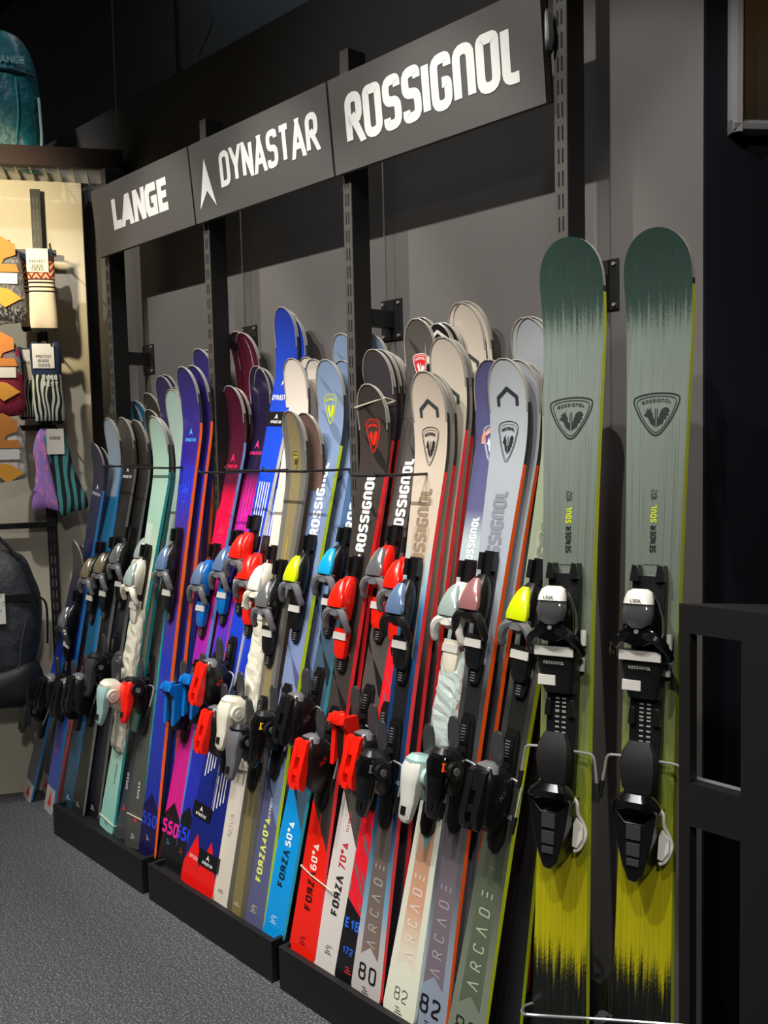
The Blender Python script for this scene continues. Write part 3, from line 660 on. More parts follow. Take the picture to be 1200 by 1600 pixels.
T_c3b = topsheet('graphite_sheet', [(0, '#1b1a1a'), (.8, '#2a282c'), (1, '#443e42')], film=.6)
T_c5 = topsheet('race_red_sheet', [(0, '#131316'), (.105, '#131316'), (.108, '#6d6a72'), (.6, '#5c5a60'), (.85, '#1d1c1d'), (1, '#1a1a1a')], camo=(3.2, '#f0182a', .95), block=(.105, -.03, '#141418'), band=(.6, [(0, '#1b1a1b'), (1, '#1b1a1b')], .6, 1.2))
T_c6 = topsheet('tan_blue_sheet', [(0, '#cbc0ba'), (.08, '#c6c4c4'), (.14, '#7fb0cc'), (.28, '#18385e'), (.5, '#163a68'), (.62, '#3f86bc'), (.68, '#a8c8d0'), (.73, '#d0c0ae'), (1, '#cdbfae')],
    band=(.31, [(0, '#8c766a'), (.3, '#6a625e'), (.31, '#212124'), (.54, '#212124'), (.545, '#b7a48e'), (1, '#cdbfae')], .062, .76, -.03))
T_tan = topsheet('tan_sheet', [(0, '#3a3a40'), (.5, '#3a3a40'), (.7, '#cdbfae'), (1, '#d3c8b8')], film=.6)
T_c7 = topsheet('cream_peach_sheet', [(0, '#e6e8d2'), (.1, '#e8e8d4'), (.3, '#dfe4d2'), (.45, '#b8cfca'), (.6, '#9dbcc0'), (.72, '#b2c4c8'), (.77, '#5e6088'), (1, '#55537c')],
    band=(.30, [(0, '#e6e8d2'), (.1, '#e6dcc4'), (.16, '#dda888'), (.26, '#cf9f80'), (.285, '#b79a84'), (.287, '#8fb0ac'), (1, '#8fb0ac')], .068, .36, -.05))
T_c8 = topsheet('silver_grey_sheet', [(0, '#8f9cac'), (.1, '#8e9aaa'), (.22, '#5c5d62'), (.5, '#343335'), (.62, '#8c9098'), (.7, '#a8b0ba'), (1, '#a9aeb2')],
    band=(.31, [(0, '#7a7078'), (.2, '#756a72'), (.3, '#5d5a60'), (.31, '#262527'), (.54, '#262527'), (.545, '#a4acb8'), (1, '#a9b2bc')], .064, .76, -.03))
T_c9 = topsheet('sage_green_sheet', [(0, '#7d8676'), (.12, '#747d6c'), (.25, '#50554a'), (.5, '#2e2e2d'), (.62, '#70746c'), (.72, '#98a288'), (1, '#9aa38c')],
    band=(.31, [(0, '#566048'), (.22, '#5a6450'), (.3, '#4a5044'), (.31, '#232322'), (.54, '#232322'), (.545, '#a2a898'), (1, '#a0aa94')], .068, .76, -.03))
# ---- decorations
def logo_d(col, a, w=.03, txt=True):
    def fn(sk, mb):
        A = a*sk.L; sk.delta(mb, A, w, w*1.15)
        if txt: sk.txt(mb, 'DYNASTAR', A-.022, .012, .0022, False, 0, .14, .8)
    return decal('arrow_logo', ink(col), fn)
def diamond(col, a):
    def fn(sk, mb):
        A = a*sk.L
        for P in ([(-.022, A), (-.006, A+.018), (-.006, A)], [(-.004, A), (-.004, A+.022), (.006, A+.034), (.006, A)], [(.008, A), (.008, A+.024), (.024, A)], [(-.012, A-.026), (.012, A-.026), (0, A-.040)]): sk.poly(mb, P)
        sk.txt(mb, 'SPEED', A-.018, .010, .002, False, 0, .14, .8)
    return decal('diamond_logo', ink(col), fn)
def vtext(txt, col, a, h, sw, tc=0, gap=.2, nar=1.0, shr=0, name='lettering'):
    return decal(name, ink(col), lambda sk, mb: sk.txt(mb, txt, a*sk.L, h, sw, True, tc, gap, nar, shr))
def utext(txt, col, a, h, sw, tc=0, gap=.2, nar=1.0, name='lettering'):
    return decal(name, ink(col), lambda sk, mb: sk.txt(mb, txt, a*sk.L, h, sw, False, tc, gap, nar))
def shieldd(col, a, w=.058, h=.085, fill=None):
    return decal('shield_emblem', [ink(col), ink(fill or col)], lambda sk, mb: sk.shield(mb, a*sk.L, w, h, 0, None, 1 if fill else None))
def chevd(col, a, w=.058, h=.045): return decal('chevron', ink(col), lambda sk, mb: sk.chev(mb, a*sk.L, w, h, .010))
def bars(col, a, n=3, w=.03): # tiny print block at the tail
    def fn(sk, mb):
        for i in range(n): ribbon(mb, [(-w/2+(i % 2)*.004, a*sk.L+i*.006), (w/2-(i % 3)*.006, a*sk.L+i*.006)], .0022, lambda p, q: sk.surf(q, p))
    return decal('small_print', ink(col), fn)
def tpt(c): return decal('tail_point', mat('pt_'+c.lstrip('#'), c, .3), lambda sk, mb: sk.poly(mb, [(-sk.hw(.1*sk.L), .099*sk.L), (sk.hw(.1*sk.L), .099*sk.L), (0, .128*sk.L)]))
def arcade(col, num, ncol, nh=.044, nsw=.006, y0=1480, y1=1350):
    return multi(pv('ΛRCΛDΞ', col, y0, y1, .032, .0034, 0, .95), utext(num, ncol, .024, nh, nsw, .0, .28, .95, 'size_number'), bars(ncol, .007, 3, .026))
def tailpoint(col, inkc=None):   # pointed colour tail end
    def fn(sk, mb):
        L = sk.L; sk.poly(mb, [(-sk.hw(.034*L), .032*L), (sk.hw(.034*L), .032*L), (0, .088*L)])
    return decal('tail_point', mat('pt_'+col.lstrip('#'), col, .3), fn)
def pv(txt, col, y0, y1, h, sw, tc=0, gap=.16):
    """lettering up the ski filling the span between two heights"""
    def fn(sk, mb):
        a0, a1 = s_at_y(sk.M, sk, y0), s_at_y(sk.M, sk, y1); ls, tw = text_lines(txt, h, sw, gap, 1.0); kx = (a1-a0)/tw
        for l in ls:
            q = Line(Vector((p.x*kx, p.y)) for p in l); q.lim = l.lim; ribbon(mb, q, sw, lambda p, q_: sk.surf(a0+p, tc-(q_-h/2)), .015)
    return decal('lettering', ink(col), fn)
def at(fn, y):
    """decal factory fn(fraction) anchored at a height"""
    def f(sk, t): fn(s_at_y(sk.M, sk, y)/sk.L)(sk, t)
    return f
# ---- front row and what stands behind it (far to near)
def wing_g(): return MGREY
# leftmost pairs standing on the floor beside the plinth
def floorski(lab, tp, pp, top, sd, toey=None, heely=None, dy=.30, toe=None, heel=None, deco=None, yt=None):
    T = onax(*tp, 2, 0.0); T.z = .002; P = onax(*pp, 1, min(T.y+dy, 1.88)); return make_ski(lab, T, P, ms(top, sd), (.084, .072, .094, .05, .18), deco, toe, heel, toey, heely, rimm=False)
cap3 = decal('tail_tip_mark', ink('#d8322c'), lambda sk, mb: sk.poly(mb, [(-.016, .02*sk.L), (.016, .02*sk.L), (0, .065*sk.L)]))
floorski('blue plastic-wrapped ski standing on the floor, leftmost ski of the wall', (42, 1250), (116, 845), T_race, S_bl, dy=.10, deco=cap3, heel=heel_dial(BLK, DGREY), heely=1105)
floorski('dark blue wrapped ski on the floor just behind the leftmost ski', (71, 1240), (128, 852), T_race, S_bl, dy=.10, deco=cap3)
floorski('bright blue wrapped ski with white tail cap standing beside the far plinth end', (76, 1270), (146, 692), T_race2, S_bl, 985, 1075, .16, toe_nx(BLK, SILV, DGREY, SILV), heel_nx(BLK, BLK), multi(cap3, logo_d('#cfd2dd', .88, .022), vtext('SPEED', '#c0303a', .16, .022, .003)))
floorski('navy ski with coral tail, second one from the left end with its tip banded', (94, 1262), (156, 698), T_coral, S_nv, dy=.22)
TOE = lambda film, body=BLK, wing=MGREY: toe_nx(body, film, wing, film)
WRAPW = mat('crumpled_cream_film', '#dcd8c4', .22, coat=.6); WRAPM = mat('crumpled_mint_film', '#c3d0cb', .18, .15, coat=.8)
def wrap(y0, y1, m_, seed=1):
    def f(sk, t):
        rg = random.Random(seed); a0, a1 = s_at_y(sk.M, sk, y0), s_at_y(sk.M, sk, y1); mb = MB(); rings = []; n = 26
        for i in range(n+1):
            a = a0+(a1-a0)*i/n; q = math.sin(math.pi*min(1, max(0, i/n)))**.4; h = sk.hw(a); r = []
            for k in range(18):
                g = 2*math.pi*k/18; j = 1+rg.uniform(-.07, .07)
                r.append(((h+.003)*math.copysign(abs(math.cos(g))**.5, math.cos(g))*j, -sk.th*.3-math.sin(g)*(.010+(.012*q+rg.uniform(0, .006) if math.sin(g) > 0 else 0)), a+rg.uniform(-.003, .003)))
            rings.append(r)
        mb.loft(rings); mb.build('plastic_wrap', m_, t, False)
    return f
R = []   # (label, tailpx, tippx, mats, style, deco, toe, toey, heel, heely, dy)
R.append(('steel blue ski with pale blue shovel, first one on the far plinth', (106, 1260), (168, 653), ms(T_steel, S_bl), NAR, multi(utext('M52', '#3a8ec4', .56, .03, .003), bars('#c8ccd0', .02)), TOE(GOLDS), 912, heel_nx(BLK, BLK), 1085, None))
R.append(('black ski with small white arrow logo right of the steel blue ski', (121, 1272), (190, 652), ms(T_blk, S_gr), NAR, multi(logo_d('#e6e6e6', .865, .02), bars('#b0aca4', .02)), TOE(GOLDS), 905, heel_nx(BLK, BLK), 1078, None))
R.append(('plain black ski in crinkled film, second black ski on the far plinth', (144, 1277), (211, 656), ms(T_blk2, S_gr), NAR, bars('#b8b8b8', .02), TOE(SILV), 890, heel_dial(BLK, DGREY), 1045, None))
R.append(('mint green ski with cream middle and teal edge on the far plinth', (166, 1297), (240, 650), ms(T_mint, S_te), MID, multi(wrap(1170, 950, WRAPW, 3), vtext('EXPERIENCE', '#3f5f58', .12, .010, .0016, .012), bars('#405550', .015)), TOE(MINTS, OFFW, OFFW), 922, heel_dial(OFFW, MINTP), 1085, .15))
R.append(('grey-tailed ski with navy shovel behind the mint green ski', (189, 1310), (250, 588), ms(T_navy, S_nv), MID, multi(vtext('SPEED', '#c8c8c8', .10, .014, .0028, .006), decal('tail_mark', ink('#d8303a'), lambda sk, mb: sk.delta(mb, .055*sk.L, .022, .024)), logo_d('#9a9ad8', .87, .02)), TOE(MINTS, OFFW, OFFW), 884, heel_dial(DGREY, DGREY), 1045, .36))
R.append(('charcoal-tailed ski with a banded tail and red tail mark, left of the violet ski', (207, 1325), (266, 609), ms(T_mint2, S_te), MID, multi(vtext('SPEED', '#c8c8c8', .10, .014, .0028, .004), decal('tail_mark', ink('#e0303a'), lambda sk, mb: sk.delta(mb, .05*sk.L, .024, .026)), bars('#c8c8c8', .02)), None, 0, heel_dial(BLK, RED), 1085, .36))
R.append(('blue and violet ski with orange edge and arrow logo, first on the middle bay', (229, 1338), (284, 573), ms(T_b1, S_or), MID, multi(logo_d('#4fb4ff', .865, .022), diamond('#3a4ae8', .745), tpt('#1a164c'), utext('550', '#2a40c8', .062, .044, .0095, 0, .1, .95), bars('#c8b8c8', .035, 3, .02)), TOE(BLUS), 900, None, 0, None))
R.append(('pink and magenta ski with maroon shovel and pale blue edge', (258, 1352), (358, 603), ms(T_b2, S_lb), MID, multi(logo_d('#ff2a5a', .845, .026), diamond('#ff2a5a', .69), tpt('#17171a'), utext('550', '#e0249a', .062, .046, .0098, 0, .1, .98), bars('#3aa0c8', .045, 3, .02)), toe_nx(BLUE, BLUS, MGREY, BLUS), 925, heel_open(BLUE), 1095, None))
R.append(('blue-tailed ski fading to magenta below a dark navy shovel', (278, 1365), (400, 572), ms(T_b3, S_or), MID, multi(logo_d('#ff3a8a', .84, .026), diamond('#ff2ab0', .70), tpt('#17171a'), utext('550', '#2a40e0', .062, .046, .0098, 0, .1, .98), bars('#c83a3a', .04, 3, .02)), toe_nx(BLUE, BLUS, MGREY, BLUS), 905, heel_open(BLUE), 1085, None))
def b4d(sk, t):
    mb = MB(); sk.delta(mb, .87*sk.L, .028, .034); sk.txt(mb, 'DYNASTAR', .845*sk.L, .018, .003, False, 0, .12, .8)
    for x in (-.026, -.013, 0, .013, .026): ribbon(mb, [(x, .60*sk.L), (x, .70*sk.L)], .0055, lambda p, q: sk.surf(q, p))
    mb.build('lettering', WINK, t, False)
def tailstripes(y0, y1):
    def fn(sk, mb):
        a0, a1 = s_at_y(sk.M, sk, y0), s_at_y(sk.M, sk, y1)
        for i in range(4): ribbon(mb, [(-.022+i*.0145, a0+i*.012), (-.022+i*.0145, a1+i*.012)], .0058, lambda p, q: sk.surf(q, p))
    return decal('tail_stripes', WINK, fn)
strap = lambda a, up=True: decal('ski_strap', [BLK, WINK], lambda sk, mb: (mb.box((-sk.hw(a*sk.L)-.003, -sk.thk(a*sk.L)/2-.004, a*sk.L), (sk.hw(a*sk.L)+.003, .012, a*sk.L+.045), 0), [ribbon(mb, l, .002, lambda p, q: sk.surf(a*sk.L+.006+q, p-.026, .0048), mi=1) for l in text_lines('DYNASTAR', .010, .002, .14, .8)[0]], mb.add([sk.surf(a*sk.L+.02, -.01, .0048), sk.surf(a*sk.L+.038, 0, .0048), sk.surf(a*sk.L+.02, .01, .0048), sk.surf(a*sk.L+.026, 0, .0048)], [(0, 1, 3), (1, 2, 3)], 1)))
R.append(('royal blue ski standing tallest in the middle bay, strap round its tail', (296, 1383), (440, 480), ms(T_b4, S_wh), MID, multi(b4d, tailpoint('#ee1a16'), tailstripes(1215, 1165), strap(.115), strap(.80), utext('SPEED', '#f0c8c0', .045, .012, .0024)), toe_nx(RED, SILV, MGREY, RED), 885, heel_nx(BLK, RED), 1062, .36))
R.append(('dark blue ski with white stripes and red tail, right of the tall royal blue ski', (318, 1398), (453, 494), ms(T_b4, S_wh), MID, multi(b4d, tailpoint('#ee1a16'), tailstripes(1270, 1215), strap(.045)), toe_nx(RED, SILV, MGREY, RED), 918, heel_nx(BLK, RED), 1135, .38))
R.append(('plain cream ski with thin print in the middle bay', (343, 1411), (455, 560), ms(T_b5, S_wh), MID, multi(wrap(1200, 965, WRAPW, 5), vtext('NOVA', '#9a9690', .60, .018, .0014, 0, .5), decal('fine_line', ink('#55504a'), lambda sk, mb: ribbon(mb, [(.006, .70*sk.L), (.006, .79*sk.L)], .0018, lambda p, q: sk.surf(q, p))), bars('#6a665e', .02, 2), vtext('NOVA', '#8f8a80', .12, .020, .0012)), toe_nx(OFFW, WHT, OFFW, WHT), 935, heel_dial(OFFW, OFFW), 1118, None))
R.append(('bronze woven-pattern ski, shorter than the cream ski beside it', (369, 1430), (452, 642), ms(T_b6, S_gr), NAR, multi(at(lambda a: shieldd('#1c1c18', a, .032, .054, '#a89a48'), 720), vtext('NOVA', '#c2aa52', .60, .016, .0016, 0, .4), decal('gold_line', ink('#d0b43a'), lambda sk, mb: ribbon(mb, [(0, .67*sk.L), (0, .75*sk.L)], .0026, lambda p, q: sk.surf(q, p))), bars('#d8d0c0', .02, 2)), TOE(SILV), 960, heel_dial(BLK, MGREY), 1160, None))
R.append(('slate blue camouflage ski with lime edge and yellow crest', (394, 1445), (508, 562), ms(T_c1, S_ye), STD, multi(at(lambda a: shieldd('#e0ee14', a, .056, .088), 640), pv('-ROSSIGnOl', '#f0f2f6', 850, 722, .040, .0092), vtext('FOЯZΛ40°Δ', '#dfe86a', .075, .027, .0062, 0, .16, .9), vtext('CARBON', '#e8e8ee', .185, .011, .002, .004), bars('#c9c98a', .022, 4, .026)), TOE(LIME), 922, heel_dial(BLK, BLKG, YEL), 1142, None))
R.append(('dark ski with bright blue tail and steel blue shovel beside the third upright', (424, 1463), (579, 522), ms(T_c2, S_cy), STD, multi(pv('-ROSSIGnOl', '#f0f2f6', 840, 706, .040, .0092), vtext('FOЯZΛ', '#10283a', .080, .027, .0062, 0, .16, .9), vtext('50°Δ', '#f2f4f6', .145, .026, .0052, 0, .16, .9), bars('#d8ecf8', .022, 4, .026), utext('FORZA', '#3aa8d0', .53, .012, .0024)), TOE(CYAN), 912, heel_nx(BLK, BLK), 1118, .42))
R.append(('black ski with red crest and red tail, its shovel banded by a pale strap', (471, 1495), (574, 600), ms(T_c3, S_rd), STD, multi(at(lambda a: shieldd('#f4301c', a, .056, .092), 682), pv('-ROSSIGnOl', '#f2f2f0', 874, 740, .040, .0092), vtext('FOЯZΛ', '#3a0c08', .080, .027, .0062, 0, .16, .9), vtext('60°Δ', '#ffe8e0', .148, .026, .0052, 0, .16, .9), vtext('TITANAL', '#d83020', .21, .010, .0018), bars('#3a0c08', .022, 4, .026), utext('FORZA', '#f0442c', .52, .012, .0024)), toe_nx(RED, RED, MGREY, RED), 962, heel_nx(BLK, RED), 1182, None))
R.append(('charcoal camouflage ski with off-white tail and red edge', (509, 1517), (650, 498), ms(T_c4, S_rd), STD, multi(shieldd('#e8e4e0', .93, .056, .07, '#c8282c'), pv('-ROSSIGnOl', '#f4f2ee', 850, 716, .040, .0092), vtext('FOЯZΛ', '#26262a', .082, .027, .0062, 0, .16, .9), vtext('70°Δ', '#c02c38', .150, .026, .0052, 0, .16, .9), vtext('TITANAL', '#c04848', .205, .010, .0018), bars('#404044', .026, 4, .026), utext('FORZA', '#f0442c', .53, .012, .0024)), toe_nx(RED, SILV, MGREY, SILV), 915, heel_open(RED), 1150, None))
R.append(('black race ski with red block pattern and blue tail number', (542, 1541), (683, 506), ms(T_c5, S_rd), (.098, .068, .108, .05, .22), multi(decal('cage_print', ink('#cfcabf'), lambda sk, mb: (sk.chev(mb, sk.L-.02, .07, .05, .008), sk.chev(mb, sk.L-.055, .08, .05, .008))), utext('E16', '#2a6ae0', .078, .026, .0052, -.010), utext('172', '#2a6ae0', .042, .018, .0036, -.012), bars('#f03030', .018, 3, .026)), toe_nx(RED, RED, MGREY, RED), 935, heel_nx(BLK, RED), 1180, .40))
R.append(('tan and blue ski with dark chevron and crest, marked 80 on its tail', (571, 1561), (661, 580), ms(T_c6, S_rd), STD, multi(at(lambda a: chevd('#3c4442', a), 627), at(lambda a: shieldd('#2b2c2c', a, .058, .098), 698), pv('ROSSIGnOl', '#9a846c', 895, 762, .044, .0098), arcade('#b8b2ac', '80', '#17181a', .042, .0058), utext('160', '#d0d0d0', .34, .010, .0016, .022)), TOE(BLUS, BLK, BLK), 972, heel_dial(BLK, BLKG, MGREY), 1205, None))
R.append(('cream and peach ski marked 82 with purple shovel and white bindings', (622, 1590), (764, 562), ms(T_c7, S_mi), STD, multi(wrap(1215, 1010, WRAPM, 8), chevd('#e89a80', .90), at(lambda a: shieldd('#d8dcec', a, .058, .09), 693), pv('ROSSIGnOl', '#eef2f2', 886, 808, .024, .0055, -.012), arcade('#efe6da', '82', '#4a4c48', .030, .0024, 1497, 1366), decal('mint_arrow', ink('#93b4b0'), lambda sk, mb: sk.poly(mb, [(-.018, .27*sk.L), (0, .245*sk.L), (.018, .27*sk.L)]))), toe_nx(OFFW, MINTS, WHT, MINTS), 978, heel_dial(MINTP, WHT), 1215, .34))
R.append(('silver grey ski with dark chevron, crest and bold 82 on its tail', (668, 1613), (786, 560), ms(T_c8, S_co), STD, multi(at(lambda a: chevd('#303538', a), 608), at(lambda a: shieldd('#2a2d30', a, .060, .10), 691), pv('ROSSIGnOl', '#868b94', 900, 766, .044, .0098), arcade('#a9a4aa', '82', '#101214', .043, .0060, 1525, 1383), utext('160', '#d0d0d0', .34, .010, .0016, .022)), TOE(PINKS, BLK, BLK), 968, heel_dial(BLK, BLKG, ORANGE), 1205, None))
R.append(('sage green ski with neon edge, its shovel hidden behind the big green pair', (722, 1650), (874, 560), ms(T_c9, S_ne), STD, multi(pv('ROSSIGnOl', '#7a8070', 920, 785, .044, .0098), arcade('#b4bca4', '82', '#20261e', .044, .004, 1545, 1393), utext('160', '#d0d0d0', .34, .010, .0016, .022)), TOE(LIME), 985, heel_nx(BLK, BLK), 1232, .30))
FRONT = {}; SK = {}
for i, (lab, tp, pp, mm, st, deco, toe, ty, heel, hy, dy) in enumerate(R):
    T, P = plan(tp, pp, dy=dy); FRONT[i] = (T, P); t, sk, M = make_ski(lab, T, P, mm, st, deco, toe, heel, ty, hy); SK[i] = (sk, M)
# skis stacked behind: (front index, tip px, order behind, materials, style, deco, label)
Q = [
(0, (200, 625), 4, ms(T_teal, S_nv), 'teal ski rising behind the steel blue ski, left one of the two teal tips'),
(0, (211, 626), 5, ms(T_teal, S_nv), 'teal ski rising behind the steel blue ski, right one of the two teal tips'),
(2, (229, 614), 4, ms(T_blk2, S_gr), 'black glossy ski tip standing above the far black skis'),
(2, (232, 640), 3, ms(T_blk2, S_gr), 'black ski with small white arrow logo wedged behind the mint ski'),
(1, (197, 655), 1, ms(T_blk, S_gr), 'black ski pressed right behind the logo black ski on the far plinth'),
(3, (246, 652), 1, ms(T_mint, S_te), 'pale green ski directly behind the front mint ski'),
(4, (257, 586), 1, ms(T_navy, S_nv), 'navy ski directly behind the grey-tailed navy ski'),
(5, (273, 606), 1, ms(T_mint2, S_te), 'mint ski tip just left of the violet ski, behind the other mint tip'),
(6, (300, 571), 1, ms(T_b1, S_or), 'violet ski with orange edge, second in the orange-edged stack'),
(6, (309, 545), 3, ms(T_b1, S_or), 'violet film-wrapped ski with orange edge, third in the orange-edged stack'),
(6, (320, 547), 5, ms(T_b1, S_or), 'violet ski with orange edge, last in the orange-edged stack by the upright'),
(6, (327, 552), 6, ms(T_b1, S_or), 'violet ski at the very back of the orange-edged stack, its tip behind the upright'),
(7, (367, 606), 1, ms(T_b2b, S_lb), 'maroon ski with pale blue edge directly behind the pink ski'),
(7, (368, 518), 4, ms(T_b2b, S_lb), 'tall maroon ski with pink arrow logo behind the pink ski'),
(7, (377, 520), 5, ms(T_b2b, S_lb), 'tall maroon ski at the back, behind the other tall maroon one'),
(8, (408, 575), 1, ms(T_b3, S_lb), 'dark navy ski directly behind the blue and magenta ski'),
(9, (447, 484), 1, ms(T_b4, S_wh), 'blue ski directly behind the tallest royal blue ski'),
(11, (478, 558), 2, ms(T_b5, S_gr), 'cream film-wrapped ski standing behind the front cream ski'),
(11, (489, 561), 4, ms(T_b5, S_gr), 'cream ski at the back of the cream stack'),
(12, (475, 645), 1, ms(T_b6b, S_bk), 'brown foil ski directly behind the bronze ski'),
(13, (534, 563), 1, ms(T_c1, S_ye), 'slate ski with lime edge directly behind the front slate ski'),
(13, (532, 521), 4, ms(T_c1, S_ye), 'tall slate film-wrapped ski beside the third upright, at the back'),
(15, (582, 546), 1, ms(T_c3b, S_rd), 'graphite wrapped ski with red edge, first behind the red-crested ski'),
(15, (591, 546), 2, ms(T_c3b, S_rd), 'graphite wrapped ski with red edge, second behind the red-crested ski'),
(15, (599, 548), 3, ms(T_c3b, S_rd), 'graphite wrapped ski with red edge, third behind the red-crested ski'),
(15, (607, 553), 4, ms(T_c3b, S_rd), 'graphite wrapped ski with red edge, last behind the red-crested ski'),
(16, (657, 496), 1, ms(T_c4, S_rd), 'charcoal ski directly behind the off-white tailed ski'),
(17, (690, 504), 1, ms(T_c5, S_rd), 'black ski tip directly behind the race ski with red blocks'),
(18, (672, 582), 1, ms(T_tan, S_rd), 'dark-bodied ski directly behind the tan ski marked 80'),
(18, (690, 527), 2, ms(T_tan, S_rd), 'tan ski with chevron, middle height of the three tan tips'),
(18, (698, 529), 3, ms(T_tan, S_rd), 'tan ski just behind the middle-height tan tip'),
(18, (718, 473), 5, ms(T_tan, S_rd), 'tallest tan ski with chevron, in front of its twin at the back'),
(18, (726, 471), 6, ms(T_tan, S_rd), 'tallest tan ski at the very back of the tan stack'),
(20, (806, 562), 1, ms(T_c8, S_co), 'silver wrapped ski with orange edge directly behind the silver grey ski'),
(20, (818, 566), 2, ms(T_c8, S_co), 'silver wrapped ski with orange edge, second behind the silver grey ski'),
(20, (820, 496), 5, ms(T_c8, S_co), 'tall silver ski with chevron at the back, left of the big green pair'),
(20, (828, 495), 6, ms(T_c8, S_co), 'tall silver ski at the back, behind its twin beside the big green pair'),
(21, (884, 575), 2, ms(T_blk2, S_ne), 'ski with neon edge standing behind the sage green ski'),
]
for fi, tip, od, mm, lab in Q:
    T, P = FRONT[fi]; T2 = T+Vector((.004*od, .047*od, 0)); Y = min(P.y+.034*od, 1.872); P2 = onax(*tip, 1, Y)
    if fi == 21: T2 = T+Vector((.055, .06, 0)); P2 = onax(*tip, 1, P.y+.03)
    d = None
    if 'maroon ski with pink' in lab: d = logo_d('#ff2a5a', .865, .026)
    if 'small white arrow logo wedged' in lab: d = logo_d('#e6e6e6', .90, .016)
    if 'tan ski with chevron' in lab or 'tallest tan ski with' in lab or 'tall silver ski with' in lab: d = chevd('#3c4442', .925)
    make_ski(lab, T2, P2, mm, STD if fi > 12 else MID, d)
# ---- the big green pair facing the camera
T_snd = sender_top(); S_snd = side('yellow_green_sidewall', '#b7c02c')
def senderd(sk, t):
    L = sk.L; mb = MB(); sk.shield(mb, .790*L, .090, .084); mb.build('shield_emblem', ink('#1e2624'), t, False)
    mb = MB(); w1 = sk.txt(mb, 'SENDER', .632*L, .0125, .0026, True, 0, .14, .85); mb.build('lettering', ink('#1e2624'), t, False)
    mb = MB(); w2 = sk.txt(mb, 'SOUL', .632*L+w1+.006, .0125, .0026, True, 0, .14, .85); mb.build('lettering', ink('#b9c62a'), t, False)
    mb = MB(); sk.txt(mb, '102', .632*L+w1+w2+.016, .0125, .0018, True, 0, .14, .85)
    ribbon(mb, [(-.018, .618*L), (.018, .618*L)], .0015, lambda p, q: sk.surf(q, p))
    ribbon(mb, [(-.007, .592*L), (0, .602*L), (.009, .594*L), (.004, .590*L), (-.007, .592*L)], .0014, lambda p, q: sk.surf(q, p))
    ribbon(mb, [(-.008, .580*L), (0, .585*L), (.008, .580*L), (0, .575*L), (-.008, .580*L)], .0014, lambda p, q: sk.surf(q, p)); mb.build('lettering', ink('#39443f'), t, False)
